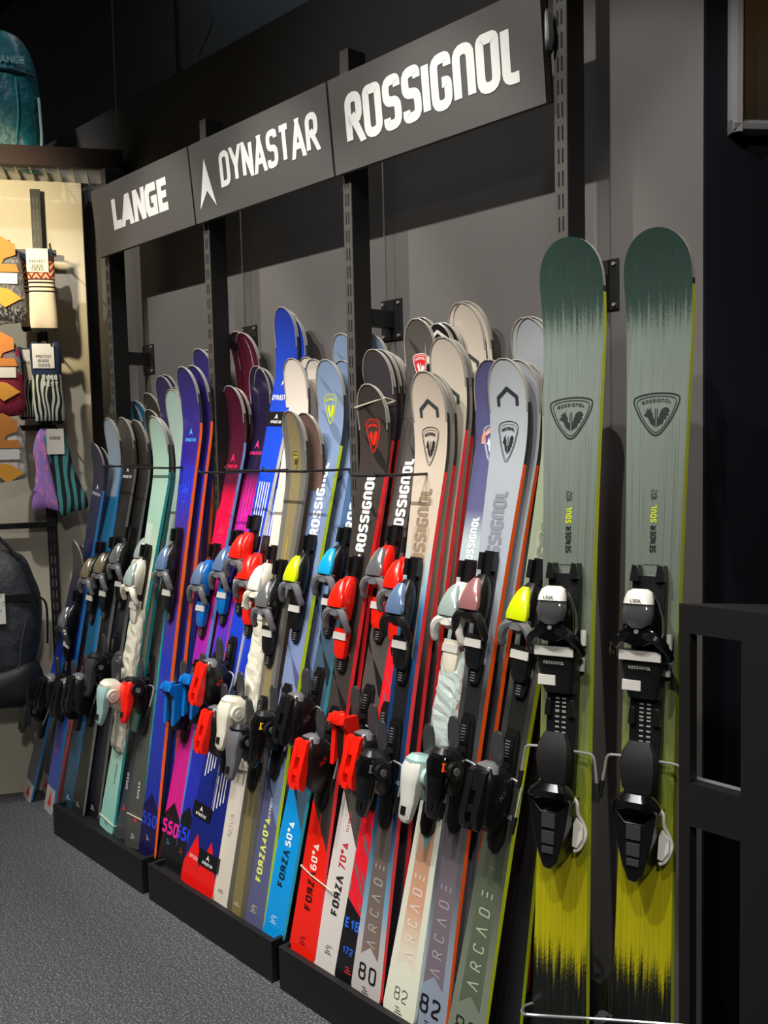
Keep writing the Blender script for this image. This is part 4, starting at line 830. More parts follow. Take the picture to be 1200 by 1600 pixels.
def sender_binding(t, sk, a_toe, a_heel):
    y0 = -sk.thk(.9)/2
    tr = MB(); tr.loft([selli(0, -.008, z, hx, .012, .3, 12) for z, hx in ((-.155, .026), (-.135, .032), (.10, .034), (.125, .034), (.13, .030))])
    for x in (-.025, .025): tr.prism([(x-.009, .118), (x+.009, .118), (x+.007, .150), (x-.005, .150)], -.030, -.004)
    o = tr.build('toe_binding', BLK, t, bevel=.001); o.location = (0, y0, a_toe)
    # plates below
    mb = MB(); mb.loft([selli(0, y, z, hx, hy, .35, 16) for z, hx, y, hy in ((-.105, .030, -.018, .016), (-.085, .034, -.024, .020), (-.03, .042, -.030, .024), (-.012, .043, -.030, .022))]); mb.build('rest_plate', BLK, o)
    mb = MB(); mb.box((-.041, -.0585, -.032), (.041, -.054, -.013)); mb.box((-.037, -.0475, -.090), (.000, -.040, -.070)); mb.build('glide_pad', PADW, o, False, bevel=.001)
    mb = MB(); ls, tw = text_lines('ROSSIGnOl', .006, .0012, .2)
    for l in ls: ribbon(mb, l, .0012, lambda p, q: (p-tw/2, -.0555, -.048+q)); mb.build('lettering', ink('#b8b4b0'), o, False)
    mb = MB()
    for zz in (-.142, -.134, -.126, -.118):
        for x in (-.006, .008): mb.box((x-.004, -.0215, zz), (x+.004, -.0195, zz+.003))
    mb.build('scale_marks', ink('#9a9a9a'), o, False)
    mb = MB(); mb.loft([selli(0, y, z, hx, hy, .6, 18) for z, hx, y, hy in ((.004, .034, -.040, .028), (.02, .037, -.042, .032), (.05, .036, -.042, .032), (.08, .028, -.036, .026), (.098, .018, -.030, .018))]); mb.build('toe_body', BLKG, o)
    mb = MB()
    for sx in (-1, 1):
        P = cr([(sx*.012, -.066, .018), (sx*.034, -.066, .010), (sx*.050, -.058, -.008), (sx*.056, -.046, -.026)], 5); mb.tube(P, [.012]*5+[.011]*5+[.008]*5+[.007], n=8)
    mb.loft([selli(0, -.066, z, hx, .010, .5, 14) for z, hx in ((-.002, .014), (.006, .034), (.022, .036), (.030, .026))]); mb.build('toe_wings', BLKG, o)
    mb = MB(); mb.loft([selli(0, y, z, hx, hy, .85, 20) for z, hx, y, hy in ((.030, .012, -.074, .006), (.038, .026, -.072, .012), (.058, .031, -.070, .016), (.078, .028, -.066, .015), (.088, .022, -.062, .012))]); mb.build('toe_cap', mat('clear_cap', '#8f9194', .08, .8), o)
    mb = MB(); mb.loft([selli(0, y, z, hx, hy, .8, 20) for z, hx, y, hy in ((.076, .029, -.068, .017), (.086, .028, -.066, .016), (.098, .024, -.062, .014), (.104, .014, -.060, .010))]); mb.build('cap_rim', WHT, o)
    mb = MB(); ls, tw = text_lines('LOOK', .006, .0013, .2)
    for l in ls: ribbon(mb, l, .0013, lambda p, q: (p-tw/2, -.0862, .079+q)); mb.build('lettering', INK, o, False)
    mb = MB(); mb.cyl((0, -.072, .024), (0, 1, 0), .0045, .012, n=12); mb.build('screw', CHROME, o)
    MB().cyl((.041, -.010, .004), (0, 0, 1), .006, .03, n=10).build('side_bumper', WHT, o); MB().cyl((.040, -.012, -.048), (0, 0, 1), .0055, .026, n=10).build('side_bumper', WHT, o)
    # heel
    tr = MB(); tr.loft([selli(0, -.008, z, hx, .012, .3, 12) for z, hx in ((-.175, .018), (-.16, .026), (.07, .032), (.115, .032), (.12, .028))])
    for x in (-.024, .024): tr.prism([(x-.007, .095), (x+.007, .095), (x+.006, .128), (x-.004, .128)], -.028, -.004)
    h = tr.build('heel_binding', BLK, t, bevel=.001); h.location = (0, y0, a_heel)
    mb = MB()
    for zz in (.062, .072, .082, .092, .102):
        for x in (-.006, .008): mb.box((x-.004, -.0215, zz), (x+.004, -.0195, zz+.003))
    mb.build('scale_marks', ink('#9a9a9a'), h, False)
    mb = MB(); mb.loft([selli(0, y, z, hx, hy, .5, 8) for z, hx, y, hy in ((-.035, .024, -.038, .010), (-.02, .034, -.042, .014), (.02, .038, -.046, .015), (.045, .034, -.044, .012), (.066, .022, -.042, .006))]); mb.build('brake_pad', mat('matte_black', '#161617', .6), h, bevel=.001)
    for sx in (-1, 1):
        MB().tube(cr([(sx*.030, -.018, .030), (sx*.055, -.020, .030), (sx*.071, -.022, .026), (sx*.076, -.022, .004), (sx*.080, -.024, -.026)], 4), .0028, n=8).build('brake_arm', CHROME, h)
        MB().tube([(sx*.080, -.023, -.022), (sx*.083, -.028, -.056)], [.0055, .0048], n=8).build('brake_tip', BLK, h)
    mb = MB(); mb.loft([selli(0, y, z, hx, hy, .6, 18) for z, hx, y, hy in ((-.062, .044, -.050, .014), (-.052, .047, -.056, .022), (-.040, .040, -.056, .024), (-.028, .026, -.050, .018))]); mb.build('heel_cup', BLKG, h)
    mb = MB(); P0 = [(-.045, -.055), (-.018, -.082), (.018, -.082), (.042, -.055), (.034, -.11), (.018, -.175), (.004, -.19), (-.010, -.188), (-.022, -.16), (-.036, -.11)]
    mb.prism(P0, -.062, -.012); mb.build('heel_body', mat('satin_black', '#111113', .3, coat=.3), h, bevel=.002)
    mb = MB()
    for z0, z1, hh in ((-.112, -.085, .014), (-.142, -.118, .013), (-.160, -.147, .012)): mb.box((-hh, -.066, z0), (hh, -.060, z1))
    mb.build('indicator_window', DGREY, h, False, bevel=.001)
    mb = MB(); P = cr([(.020, -.040, -.040), (.044, -.036, -.060), (.046, -.030, -.085), (.054, -.022, -.105), (.058, -.020, -.125), (.048, -.022, -.150), (.036, -.024, -.158)], 4)
    mb.tube(P, .004, n=8); mb.prism([(.042, -.092), (.056, -.108), (.056, -.130), (.044, -.150), (.034, -.148), (.036, -.105)], -.030, -.018); mb.build('heel_lever', WHT, h, bevel=.001)
yaw = math.radians(11)
SND = []
for lab, tipx, tailx, dt, db in (('tall sage green ski with yellow tail facing the camera, left of the big pair', (885, 371), (871, 1738), 1.865, 1.80), ('tall sage green ski with yellow tail facing the camera, right of the big pair', (1022, 356), (998, 1762), 1.815, 1.755)):
    P = atdepth(*tipx, dt); T = atdepth(*tailx, db)
    t, sk, M = make_ski(lab, T, P, ms(T_snd, S_snd), (.120, .104, .137, .045, .22), senderd, yaw=yaw, group='pair of wide green skis', rimm=False)
    sender_binding(t, sk, s_at_y(M, sk, 997 if tipx[0] < 950 else 1004), s_at_y(M, sk, 1192 if tipx[0] < 950 else 1208)); SND.append((T, P, M, sk))
print('sender', [(tuple(round(c, 3) for c in a), tuple(round(c, 3) for c in b), round(s.L, 3)) for a, b, _, s in SND])
# stand that carries the green pair
T0, T1 = SND[0][0], SND[1][0]; mid = (T0+T1)/2
st = thing('ski_stand', 'black floor stand with a short post and clamps between the two green skis', 'stand', Matrix.Translation((mid.x, mid.y, 0)))
pm = atdepth(930, 1560, 1.80)
mb = MB(); mb.box((-.24, -.06, 0), (.24, .20, max(.02, min(T0.z, T1.z)-.003))); mb.build('base_plate', BMET, st, False, bevel=.002)
mb = MB(); mb.box((pm.x-mid.x-.013, pm.y-mid.y-.0, 0), (pm.x-mid.x+.013, pm.y-mid.y+.026, atdepth(930, 1530, 1.80).z)); mb.build('post', BMET, st, False, bevel=.002)
for dx in (-.030, .028):
    mb = MB(); zc = atdepth(930, 1588, 1.79).z; mb.box((pm.x-mid.x+dx-.012, pm.y-mid.y-.03, zc-.05), (pm.x-mid.x+dx+.012, pm.y-mid.y+.0, zc+.012)); mb.cyl((pm.x-mid.x+dx, pm.y-mid.y-.015, zc+.014), (0, 0, 1), .010, .008); mb.build('clamp', DGREY, st, False, bevel=.001)
pts = [atdepth(838, 1566, 1.85), atdepth(820, 1572, 1.82), atdepth(816, 1582, 1.77), atdepth(832, 1586, 1.745), atdepth(930, 1592, 1.735), atdepth(1000, 1597, 1.70), atdepth(1075, 1603, 1.67)]
mb = MB(); mb.tube([p-Vector((mid.x, mid.y, 0)) for p in cr(pts, 6)], .0028, n=8); mb.build('retaining_wire', CHROME, st)
# ------------------------------------------------------------------ retaining rods
def rod(lab, a, b, Y=1.655):
    A = onax(*a, 1, Y); B = onax(*b, 1, Y); z = (A.z+B.z)/2
    t = thing('retaining_rod', lab, 'rod', Matrix.Translation((A.x, Y, z)), 'rods across the ski shovels'); W = B.x-A.x
    mb = MB(); mb.tube([(-.014, -.004, .012), (-.004, 0, .001), (0, 0, 0), (W*.5, 0, B.z*0), (W, 0, 0)], .0038, n=8); mb.build('cross_bar', BMET, t)
    mb = MB(); mb.tube([(W, 0, 0), (W, YW-Y, 0)], .0038, n=8); mb.build('wall_arm', BMET, t)
rod('thin black rod across the farthest skis, left of the mint ski', (162, 728), (192, 729))
rod('thin black rod across the black and mint skis', (195, 729), (265, 733))
rod('thin black rod across the violet ski by the second upright', (314, 740), (352, 737))
rod('thin black rod across the pink and magenta skis', (357, 736), (411, 735))
rod('thin black rod across the cream and bronze skis', (416, 737), (476, 736))
rod('thin black rod beside the third upright, across the red-crested ski', (552, 745), (588, 742))
rod('thin black rod across the charcoal ski, nearest of all rods', (591, 743), (634, 741))
# rubber bands
def band(lab, c, w, d, tilt=0.0, col='#d6cbb4', ax=None):
    pts = []
    for k in range(17):
        a = 2*math.pi*k/16; pts.append((w/2*math.cos(a), d/2*math.sin(a), tilt*math.cos(a)))
    mb = MB(); mb.tube(pts, .0022, n=6); o = mb.build('elastic_band', mat('band_'+col.lstrip('#'), col, .6)); o.location = c; tag(o, lab, 'band', 'elastic bands round ski pairs')
def skiband(lab, i, y, wx=.004, back=.03, tilt=0.0, x0=0.0):
    sk, M = SK[i]; a = s_at_y(M, sk, y); h = sk.hw(a)+wx; f = -(sk.cur(a)+sk.thk(a)/2+.0022); b = -sk.cur(a)+sk.thk(a)/2+back
    pts = [(-h, f, a-tilt), (-h*.5, f, a-tilt*.5), (0, f, a), (h*.5+x0*.5, f, a+tilt*.5), (h+x0, f, a+tilt), (h+x0+.002, (f+b)/2, a+tilt), (h+x0, b, a+tilt), (-h, b, a-tilt), (-h-.002, (f+b)/2, a-tilt), (-h, f, a-tilt)]
    o = MB().tube(pts, .0019, n=6).build('elastic_band', mat('band_latex', '#d6cbb4', .6)); o.matrix_world = M; tag(o, lab, 'band', 'elastic bands round ski pairs')
skiband('pale elastic band round the mint ski tail', 3, 1281)
skiband('pale elastic band round the charcoal tail left of the violet ski', 5, 1276, tilt=-.006)
skiband('pale elastic band round the shovel of the red-crested ski', 15, 630, tilt=.012)
skiband('pale elastic band round the red tail, slack and sagging', 15, 1368, .004, .03, -.012, .04)
# ------------------------------------------------------------------ right side: framed mirror and black metal rack
YN = YW-.02
A = onpl(1136.5, 212, NO, NN)
t = thing('framed_mirror', 'chrome framed dark mirror high on the black wall at the right', 'mirror', frame(A, ND, NN, Vector((0, 0, 1))))
mb = MB(); H, Wd, fw = .9, .6, .030
def bar(m, x0, z0, x1, z1):
    prof = [(0, 0), (0, .018), (.008, .028), (.02, .028), (.03, .012), (.03, 0)]
m2 = MB()
for (x0, z0, x1, z1) in ((0, 0, fw, H), (Wd-fw, 0, Wd, H)):
    m2.loft([[(x0+a, -b, z) for a, b in ((0, 0), (0, .02), (.006, .03), (.018, .032), (.028, .02), (.03, .004), (.03, 0))] for z in (z0, z1)])
for (z0) in (0, H-fw):
    m2.loft([[(x, -b, z0+a) for a, b in ((0, 0), (0, .02), (.006, .03), (.018, .032), (.028, .02), (.03, .004), (.03, 0))] for x in (0, Wd)])
m2.build('mirror_frame', mat('polished_chrome', '#b0b2b6', .18, .6), t)
mb.box((fw*.8, -.010, fw*.8), (Wd-fw*.8, -.002, H-fw*.8)); mb.build('mirror_glass', mat('smoked_glass', '#a8a294', .05, .95), t, False)
YR = 1.50
def rk(x, y, Y=YR): return onax(x, y, 1, Y)
tl = rk(1061, 948); zt = tl.z
t = thing('metal_rack', 'black sheet metal rack frame with cut-out openings at the lower right', 'rack', Matrix.Translation((tl.x, YR, 0)))
mb = MB(); o1a, o1b = rk(1078, 990), rk(1157, 1245); o2 = rk(1082, 1292); X0 = tl.x
xs = [0, o1a.x-X0, o1b.x-X0, .34]; zs = [0, .06, o2.z, o1b.z, o1a.z, zt]
for i in range(3):
    for j in range(5):
        if i == 1 and j in (1, 3): continue
        mb.box((xs[i], 0, zs[j]), (xs[i+1], .025, zs[j+1]))
mb.build('front_frame', mat('rack_paint', '#1b1a19', .5), t, False)
mb = MB(); mb.prism([(0, 0), (.70, 0), (.70, .48), (0, 0.004)], zt, zt+.006, axis='z'); mb.build('top_shelf', mat('rack_paint', '#1b1a19', .5), t, False)
MB().box((.341, 0, 0), (.70, .025, zt)).build('side_panel', mat('rack_paint', '#1b1a19', .5), t, False)
MB().box((.67, .42, 0), (.70, .45, zt)).build('back_post', mat('rack_paint', '#1b1a19', .5), t, False)
MB().box((.01, .03, o1b.z-.016), (.68, .045, o1b.z-.002)).build('shelf_rail', STEEL, t, False, bevel=.001)
MB().box((.10, .09, o1b.z-.016), (.68, .105, o1b.z-.002)).build('shelf_rail', STEEL, t, False, bevel=.001)
# ------------------------------------------------------------------ left wall display
t = thing('slotted_upright', 'black slotted upright on the cream wall behind the hanging socks', 'upright', frame(onl(62, 600, .0)*Vector((1, 1, 0)) if False else Vector((onl(66, 500, .0).x, onl(66, 500, .0).y, 0)), LD, -LN, UZ))
zt = onl(62, 296, .04).z
mb = MB(); mb.box((-.02, -.045, 0), (.02, -.004, zt)); mb.build('post', BMET, t, False, bevel=.001)
mb = MB(); z = .3
while z < zt-.06:
    for q in (-.008, .006): mb.box((q, -.0456, z), (q+.004, -.044, z+.033))
    z += .0505
mb.build('slots', mat('slot_pale', '#6a675c', .7), t, False)
def hbar(lab, y, x0=-60, x1=88, off=.06, h=.012):
    a = onl(x0, y, off); b = onl(x1, y, off); z = b.z
    o = MB().obox(Vector(((a.x+b.x)/2, (a.y+b.y)/2, z)), LD, LN, UZ, (Vector((a.x, a.y, 0))-Vector((b.x, b.y, 0))).length/2, .010, h).build('cross_rail', BMET, None, False, bevel=.001)
    return tag(o, lab, 'rail', 'rails on the cream wall')
hbar('black rail behind the topmost sock packs', 396); hbar('black rail behind the middle sock packs', 549); hbar('black rail behind the white carded socks', 668); hbar('black rail above the dark backpack', 819, off=.05)
def hook(lab, px, off0=.06, ln=.16):
    a = onl(*px, off0+ln); b = a-LN*ln
    mb = MB(); mb.tube(cr([b, a-LN*.03, a-LN*.008, a+UZ*.012], 4), .0035, n=8); o = mb.build('display_hook', BMET); tag(o, lab, 'hook', 'hooks holding socks')
    return a, b
HK = [('black hook holding the red patterned socks', (78, 385)), ('black hook holding the zebra dazzle socks', (80, 540)), ('black hook holding the lilac and teal socks', (88, 672)), ('black hook holding the grey carded socks at the left edge', (14, 380)), ('black hook holding the red carded socks at the left edge', (8, 528)), ('black hook holding the white carded socks at the left edge', (14, 660))]
for h in HK: hook(*h)
def sockmat(name, stops, zig=None, wavec=None, speck=None):
    k = N(name, .85); uvv, u, v = k.uv(); c = k.ramp(v, stops, True)
    if zig:
        v0, v1, a, b, n = zig
        s = k.math('ADD', k.math('MULTIPLY', v, n*1.6), k.math('PINGPONG', k.math('MULTIPLY', u, 3.0), .5)); s = k.math('FRACT', k.math('MULTIPLY', s, 2.0))
        f = k.math('MULTIPLY', k.math('GREATER_THAN', v, v0), k.math('LESS_THAN', v, v1)); c = k.mix(f, c, k.mix(k.math('GREATER_THAN', s, .5), lin(a), lin(b)))
    if wavec:
        v0, v1, a, b, sc_, dist = wavec
        wv = k.n('ShaderNodeTexWave'); wv.inputs['Scale'].default_value = sc_; wv.inputs['Distortion'].default_value = dist; wv.inputs['Detail'].default_value = 1; k.l(uvv, wv.inputs['Vector'])
        f = k.math('MULTIPLY', k.math('GREATER_THAN', v, v0), k.math('LESS_THAN', v, v1)); c = k.mix(f, c, k.mix(k.math('GREATER_THAN', wv.outputs[1], .5), lin(a), lin(b)))
    if speck:
        nz = k.noise(uvv, speck[1], 3, .7); c = k.mix(k.math('GREATER_THAN', nz, .55), c, lin(speck[0]))
    nz = k.noise(uvv, 90, 2); k.bump(nz, .3, .001); return k.out(c)
def cushion(outline, th, n=8):
    """soft slab: outline in (x,z) closed; mapped UV from bounds; returns MB with x across, y depth (front at -th)"""
    mb = MB(); P = cr(outline, 5, True); cx = sum(p.x for p in P)/len(P); cz = sum(p.y for p in P)/len(P)
    x0, x1 = min(p.x for p in P), max(p.x for p in P); z0, z1 = min(p.y for p in P), max(p.y for p in P)
    rings = []
    for k, y in ((.03, 1), (.45, .96), (.75, .8), (.93, .45), (1, 0), (.93, -.45), (.75, -.8), (.45, -.96), (.03, -1)):
        rings.append([(cx+(p.x-cx)*k, y*th/2, cz+(p.y-cz)*k) for p in P])
    mb.loft(rings)
    for i, v in enumerate(mb.v): mb.uvs[i] = ((v[0]-x0)/(x1-x0), (v[2]-z0)/(z1-z0))
    return mb
def card(mb, x0, z0, x1, z1, y, mi=0): mb.box((x0, y-.0012, z0), (x1, y, z1), mi)
def lframe(px, off): o = onl(*px, off); return frame(o, -LD if (-LD).dot(AX.col[0]) > 0 else LD, -LN, UZ)
PXL = FPX/(AX.transposed() @ (onl(60, 500, .2)-EYE)).z      # px per metre here
def sockpack(lab, px, off, outline, th, m, cardinfo=None, name='sock_pack', extra=None):
    """outline in px relative to px"""
    t = thing(name, lab, 'socks', lframe(px, off), 'socks hanging on the cream wall')
    fx = 1/PXL; cosw = abs((LD).dot(AX.col[0]));
    ol = [(x*fx/cosw, -z*fx) for x, z in outline]
    mb = cushion(ol, th); mb.build('sock', m, t)
    if cardinfo:
        x0, z0, x1, z1, col, lines, pc = cardinfo; b = MB(); S = lambda q: q*fx/cosw
        card(b, S(x0), -z1*fx, S(x1), -z0*fx, -th/2-.003); b.build('paper_card', mat('card_'+col.lstrip('#'), col, .7), t, False)
        b = MB()
        for txt, cx_, cz_, h in lines:
            ls, tw = text_lines(txt, h*fx, h*fx*.16, .2, 1/cosw*.8)
            for l in ls: ribbon(b, l, h*fx*.16, lambda p, q: (S(cx_)+p-tw/2, -th/2-.0046, -cz_*fx+q))
        for i in range(9):
            x = S((x0+x1)/2-8+i*1.8); b.box((x, -th/2-.0046, -(pc+5)*fx), (x+S(.9), -th/2-.0043, -pc*fx))
        b.build('card_print', INK, t, False)
    if extra: extra(t, fx, cosw, th)
    return t
M_s1 = sockmat('fair_isle_knit', [(0, '#1c1a1a'), (.06, '#e2d3ba'), (.48, '#1c1a1a'), (.50, '#e2d3ba'), (.53, '#1c1a1a'), (.55, '#e2d3ba'), (.58, '#1c1a1a'), (.60, '#e2d3ba'), (.62, '#3a1a16'), (.9, '#26384a')], zig=(.64, .84, '#8c2018', '#e8b088', 4))
M_s2 = sockmat('zebra_dazzle_knit', [(0, '#15161a'), (.6, '#1d2d50'), (.8, '#1d2d50')], wavec=(.04, .60, '#101214', '#d5dcd0', 2.2, 9))
M_s3 = sockmat('lilac_knit', [(0, '#a884d6')], speck=('#e58ac0', 6)); M_s4 = sockmat('teal_zebra_knit', [(0, '#15181a')], wavec=(0, .97, '#101416', '#3d8a8c', 1.6, 5))
M_s5 = sockmat('grey_hex_knit', [(0, '#26262a'), (.25, '#5e5e62')], speck=('#8c8c90', 20)); M_s6 = sockmat('berry_knit', [(0, '#7c1638'), (.55, '#76747a')], speck=('#9a2a4a', 8)); M_s7 = sockmat('white_knit', [(0, '#d8d6cf')], speck=('#a9a9a6', 14))
rect = lambda w, h, s=0: [(-w/2, 0), (0, 1), (w/2, 0), (w/2+s/2, h*.5), (w/2+s, h), (s, h+2), (-w/2+s, h), (-w/2+s/2, h*.5)]
PC = [('PROTEST', 60-58, 33, 5)]
sockpack('red zigzag patterned socks with white card, rear pair on the top hook', (44, 398), .12, rect(30, 116), .03, M_s1)
sockpack('red zigzag patterned socks with cream foot and white card, front pair on the top hook', (62, 392), .19, rect(37, 122, 1), .035, M_s1, (-19, -2, 12, 34, '#e8e2cc', [('PROTEST', -3.5, 20, 4.5), ('SOCKS', -4, 32, 5)], 22))
sockpack('black and white dazzle pattern socks, rear pair on the middle hook', (42, 545), .12, rect(32, 108), .03, M_s2, (-6, 2, 10, 50, '#b9b6b2', [], 20))
def protest(t, fx, cw, th):
    b = MB()
    for txt, x, z in (('PRO', 8, 56), ('TEST', 6, 66)):
        ls, tw = text_lines(txt, 7*fx, 1.8*fx, .15, .9/cw)
        for l in ls: ribbon(b, l, 1.8*fx, lambda p, q: (x*fx/cw-tw/2+p, -th/2-.0015, -z*fx+q))
    b.build('lettering', WINK, t, False)
sockpack('black and white dazzle pattern socks with white card, front pair on the middle hook', (70, 538), .19, rect(42, 120, 2), .035, M_s2, (-18, 0, 13, 38, '#e6e6e4', [('PROTEST', -2, 22, 4.5), ('SOCKS', -2, 36, 5)], 24), extra=protest)
sockpack('teal and black zebra striped sock flaring to the lower right', (88, 676), .20, [(-18, 8), (0, 0), (12, 2), (24, 60), (42, 116), (18, 126), (0, 128), (-8, 60)], .03, M_s4, (-14, -6, 11, 34, '#dcd8cc', [], 6))
sockpack('lilac sock with pink marks beside the teal zebra sock', (68, 678), .17, [(-6, -6), (8, -4), (6, 30), (14, 90), (19, 122), (0, 118), (-22, 116), (-14, 60), (-16, 24)], .03, M_s3)
def band_card(t, fx, cw, th):
    S = lambda q: q*fx/cw
    b = MB(); b.prism([(S(-30), 8*fx), (S(0), 14*fx), (S(20), 2*fx), (S(20), -14*fx), (S(4), -20*fx), (S(0), -28*fx), (S(20), -28*fx), (S(24), -40*fx), (S(-30), -40*fx)], -th/2-.004, -th/2-.002); b.build('paper_card', mat('kraft_orange', '#c8803a', .8), t, False)
    b = MB(); b.box((S(-30), -th/2-.006, -58*fx), (S(21), -th/2-.004, -42*fx)); b.build('barcode_label', mat('paper_white', '#dcdad6', .7), t, False)
    b = MB(); b.prism([(S(-16), -62*fx), (S(8), -66*fx), (S(26), -80*fx), (S(2), -94*fx), (S(-14), -80*fx)], -th/2-.008, -th/2-.006); b.build('care_card', mat('amber_card', '#dc9a34', .7), t, False)
for lab, px, m_ in (('grey hexagon knit socks in an orange card at the left edge, top row', (2, 385), M_s5), ('berry red knit socks in an orange card at the left edge, middle row', (0, 532), M_s6), ('white knit socks in a brown card at the left edge, bottom row', (6, 660), M_s7)):
    hgt = 118 if 'bottom' not in lab else 92
    sockpack(lab, px, .20, [(-34, 0), (0, 2), (24, 10), (30, hgt*.7), (28, hgt-6), (0, hgt), (-34, hgt)], .04, m_, extra=band_card)
# wooden shelf with wire mesh on top
WOOD = N('stained_timber', .7, 0); v, x, y, z = WOOD.obj(); nz = WOOD.noise(v, 14, 5, .7, 2, 2, 14)
M_wood = WOOD.out(WOOD.ramp(nz, [(.3, '#211008'), (.55, '#37200f'), (.75, '#452814')]))
E_ = onax(192, 250, 1, 1.90); F_ = E_+LD*0; BD = AX @ Vector((6500-CX, 650-CY, FPX)); BD = -Vector((BD.x, BD.y, 0)).normalized(); BN = Vector((-BD.y, BD.x, 0)); BN = BN if BN.x > 0 else -BN
zb0 = onax(193, 264, 1, 1.90).z; zb1 = onax(193, 233, 1, 1.90).z; bl = .95
t = thing('wooden_shelf', 'brown timber shelf with wire mesh deck above the socks, hung by a cord', 'shelf', frame(Vector((E_.x, E_.y, zb0)), BD, -BN, UZ))
hh = zb1-zb0
mb = MB(); mb.box((0, 0, 0), (bl, .035, hh)); mb.build('front_beam', M_wood, t, False, bevel=.002)
dep = .30
mb = MB(); mb.box((.0, .035, -.03), (.035, dep, hh*.72)); mb.build('end_rail', mat('warm_timber', '#8a5026', .5), t, False, bevel=.002)
mb = MB()
for i in range(17): xx = .04+i*.055; mb.tube([(xx, .035, .012), (xx, dep, .012)], .0042, n=6)
for i in range(22):
    yy = .05+i*.016
    if yy < dep: mb.tube([(.03, yy, .016), (bl, yy, .016)], .0016, n=5)
mb.build('wire_mesh', mat('pale_wire', '#d8d2c0', .5, 0), t)
# cord to ceiling
c1_ = onax(183, 236, 1, 1.90); c2_ = onax(173.5, -20, 1, 1.90)
mb = MB(); d = (c2_-c1_); mb.tube([c1_, c1_+d*.12+Vector((.004, 0, 0)), c1_+d*.15, c1_+d*.5, c2_, c2_+Vector((0, 0, 5.2-c2_.z))*.98], .0035, n=6); tag(mb.build('hanging_cord', mat('grey_rope', '#77715f', .8)), 'grey cord running from the ceiling to the timber shelf', 'cord')
a = onax(310, 96, 1, 2.4); b = onax(333, -10, 1, 2.4)
mb = MB(); mb.tube(cr([a-UZ*.25, a, (a+b)/2+Vector((.03, 0, -.02)), b, b+Vector((.0, 0, .9))], 5), .003, n=6); tag(mb.build('loose_cable', mat('grey_cable', '#83837f', .6)), 'thin pale cable hanging down behind the black wall above the signs', 'cable')
# teal bag on the shelf
sh = Vector((E_.x, E_.y, zb1)); bc = onpl(5, 219, sh+LN*(-.16), LN)
FB = lframe((0, 0), 0); FB.translation = Vector((bc.x, bc.y, onpl(5, 222, sh+LN*(-.10), LN).z)); FB.translation.z = zb0+.022
K = 1450/((AX.transposed() @ (FB.translation-EYE)).z); cw = abs(LD.dot(AX.col[0]))
top_y = 55; hgt = (proj(FB.translation)[1]-top_y)/K
t = thing('boot_bag', 'teal boot bag standing on the timber shelf at the upper left', 'bag', FB)
kk = N('teal_fabric', .45, .1); v, *_ = kk.obj(); nz = kk.noise(v, 9, 3); kk.bump(nz, .9, .02); M_teal = kk.out(kk.ramp(nz, [(.3, '#0c4a52'), (.7, '#15707a')]))
xr = (64-proj(FB.translation)[0])/K/cw
ol = [(-.30, 0), (0, -.003), (xr*.98, 0), (xr, hgt*.35), (xr*.93, hgt*.68), (xr*.72, hgt*.88), (xr*.35, hgt*.985), (-.05, hgt), (-.25, hgt*.9), (-.33, hgt*.4)]
cushion(ol, .20).build('bag_body', M_teal, t)
mb = MB(); mb.tube([(-.25, -.104, hgt*.66), (xr*.4, -.104, hgt*.655), (xr*.88, -.07, hgt*.645)], .006, n=6); mb.build('zip_seam', mat('dark_teal', '#072a30', .6), t)
mb = MB(); mb.tube(cr([(xr*.45, -.103, hgt*.6), (xr*.47, -.104, hgt*.35), (xr*.38, -.103, hgt*.15), (xr*.3, -.1, hgt*.05)], 5), .0025, n=6); mb.build('piping', mat('pale_teal', '#4f9a9c', .5), t)
mb = MB(); ls, tw = text_lines('LANGE', .030, .008, .0, 1.2)
for l in ls: ribbon(mb, l, .008, lambda p, q: (xr*.72-tw+p, -.1035, hgt*.70+q)); mb.build('lettering', mat('ink_bag', '#7fb0b0', .5), t, False)
mb = MB(); mb.tube(cr([(xr*.97, -.05, hgt*.5), (xr*1.0, -.06, hgt*.25), (xr*.99, -.07, hgt*.12), (xr*1.04, -.07, .0)], 5), .006, n=8); mb.build('zip_pull', mat('pale_cord', '#9fb4a8', .6), t)
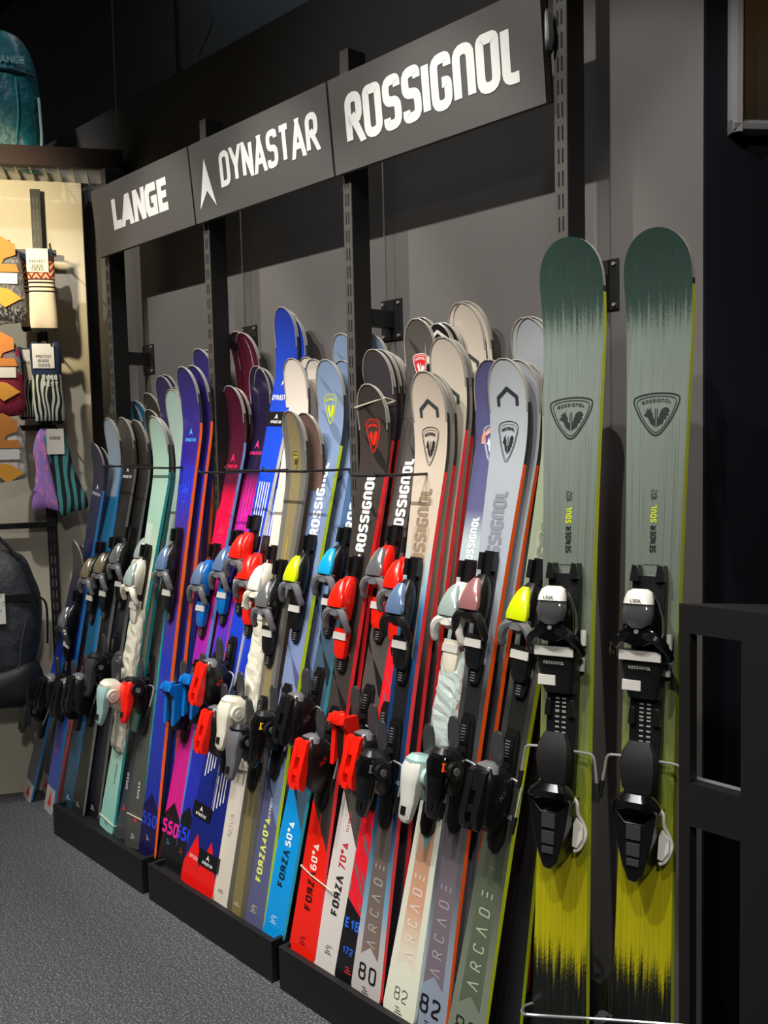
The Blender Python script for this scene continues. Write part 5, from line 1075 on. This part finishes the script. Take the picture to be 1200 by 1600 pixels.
# dark backpack
FBk = lframe((0, 1090), .20); FBk.translation = onl(0, 1090, .20)
K = 1450/((AX.transposed() @ (FBk.translation-EYE)).z); S = lambda q: q/K/cw; Z_ = lambda y: (1090-y)/K
t = thing('backpack', 'dark charcoal backpack hanging below the rail at the left edge', 'backpack', FBk)
kk = N('charcoal_nylon', .55); v, *_ = kk.obj(); nz = kk.noise(v, 7, 4); kk.bump(nz, .9, .02); M_bp = kk.out(kk.ramp(nz, [(.3, '#2a2d33'), (.7, '#3d4148')]))
cushion([(S(-70), Z_(1085)), (S(0), Z_(1082)), (S(36), Z_(1078)), (S(50), Z_(1040)), (S(62), Z_(1000)), (S(66), Z_(940)), (S(56), Z_(900)), (S(42), Z_(868)), (S(10), Z_(858)), (S(-40), Z_(862)), (S(-90), Z_(900)), (S(-95), Z_(1000))], .17).build('pack_body', M_bp, t)
cushion([(S(-80), Z_(1105)), (S(0), Z_(1106)), (S(50), Z_(1104)), (S(64), Z_(1080)), (S(60), Z_(1045)), (S(45), Z_(1030)), (S(0), Z_(1040)), (S(-80), Z_(1040))], .20).build('hip_belt', mat('black_nylon', '#131417', .6), t)
mb = MB(); mb.tube(cr([(S(-40), -.02, Z_(845)), (S(0), -.03, Z_(830)), (S(18), -.035, Z_(845)), (S(38), -.04, Z_(872))], 5), .007, n=8); mb.tube(cr([(S(40), -.04, Z_(870)), (S(52), -.05, Z_(905)), (S(60), -.05, Z_(930))], 4), .006, n=8); mb.build('carry_strap', mat('black_nylon', '#131417', .6), t)
mb = MB(); mb.box((S(20), -.088, Z_(936)), (S(62), -.075, Z_(925))); mb.tube(cr([(S(60), -.06, Z_(930)), (S(74), -.05, Z_(945)), (S(73), -.05, Z_(1006))], 5), .005, n=6); mb.build('side_strap', BLK, t, False); MB().box((S(40), -.104, Z_(1128)), (S(46), -.095, Z_(1060))).build('hip_strap', BLK, t, False)
mb = MB(); mb.box((S(-6), -.090, Z_(914)), (S(7), -.084, Z_(898))); mb.build('red_patch', mat('patch_red', '#e0402c', .6), t, False)
kk = N('hang_tag_print', .6); v, *_ = kk.obj(); nz = kk.noise(v, 22, 3); M_tag = kk.out(kk.ramp(nz, [(0, '#e6e4dc'), (.55, '#8fae9c'), (.6, '#e6e4dc'), (.66, '#c08a50')], True))
mb = MB(); mb.box((S(-20), -.096, Z_(968)), (S(19), -.092, Z_(922))); mb.build('hang_tag', M_tag, t, False)
mb = MB(); mb.tube(cr([(S(46), -.075, Z_(965)), (S(38), -.085, Z_(1000)), (S(30), -.08, Z_(1040)), (S(0), -.095, Z_(1060))], 5), .0025, n=6); mb.build('bungee_cord', mat('grey_bungee', '#4c5058', .5), t)
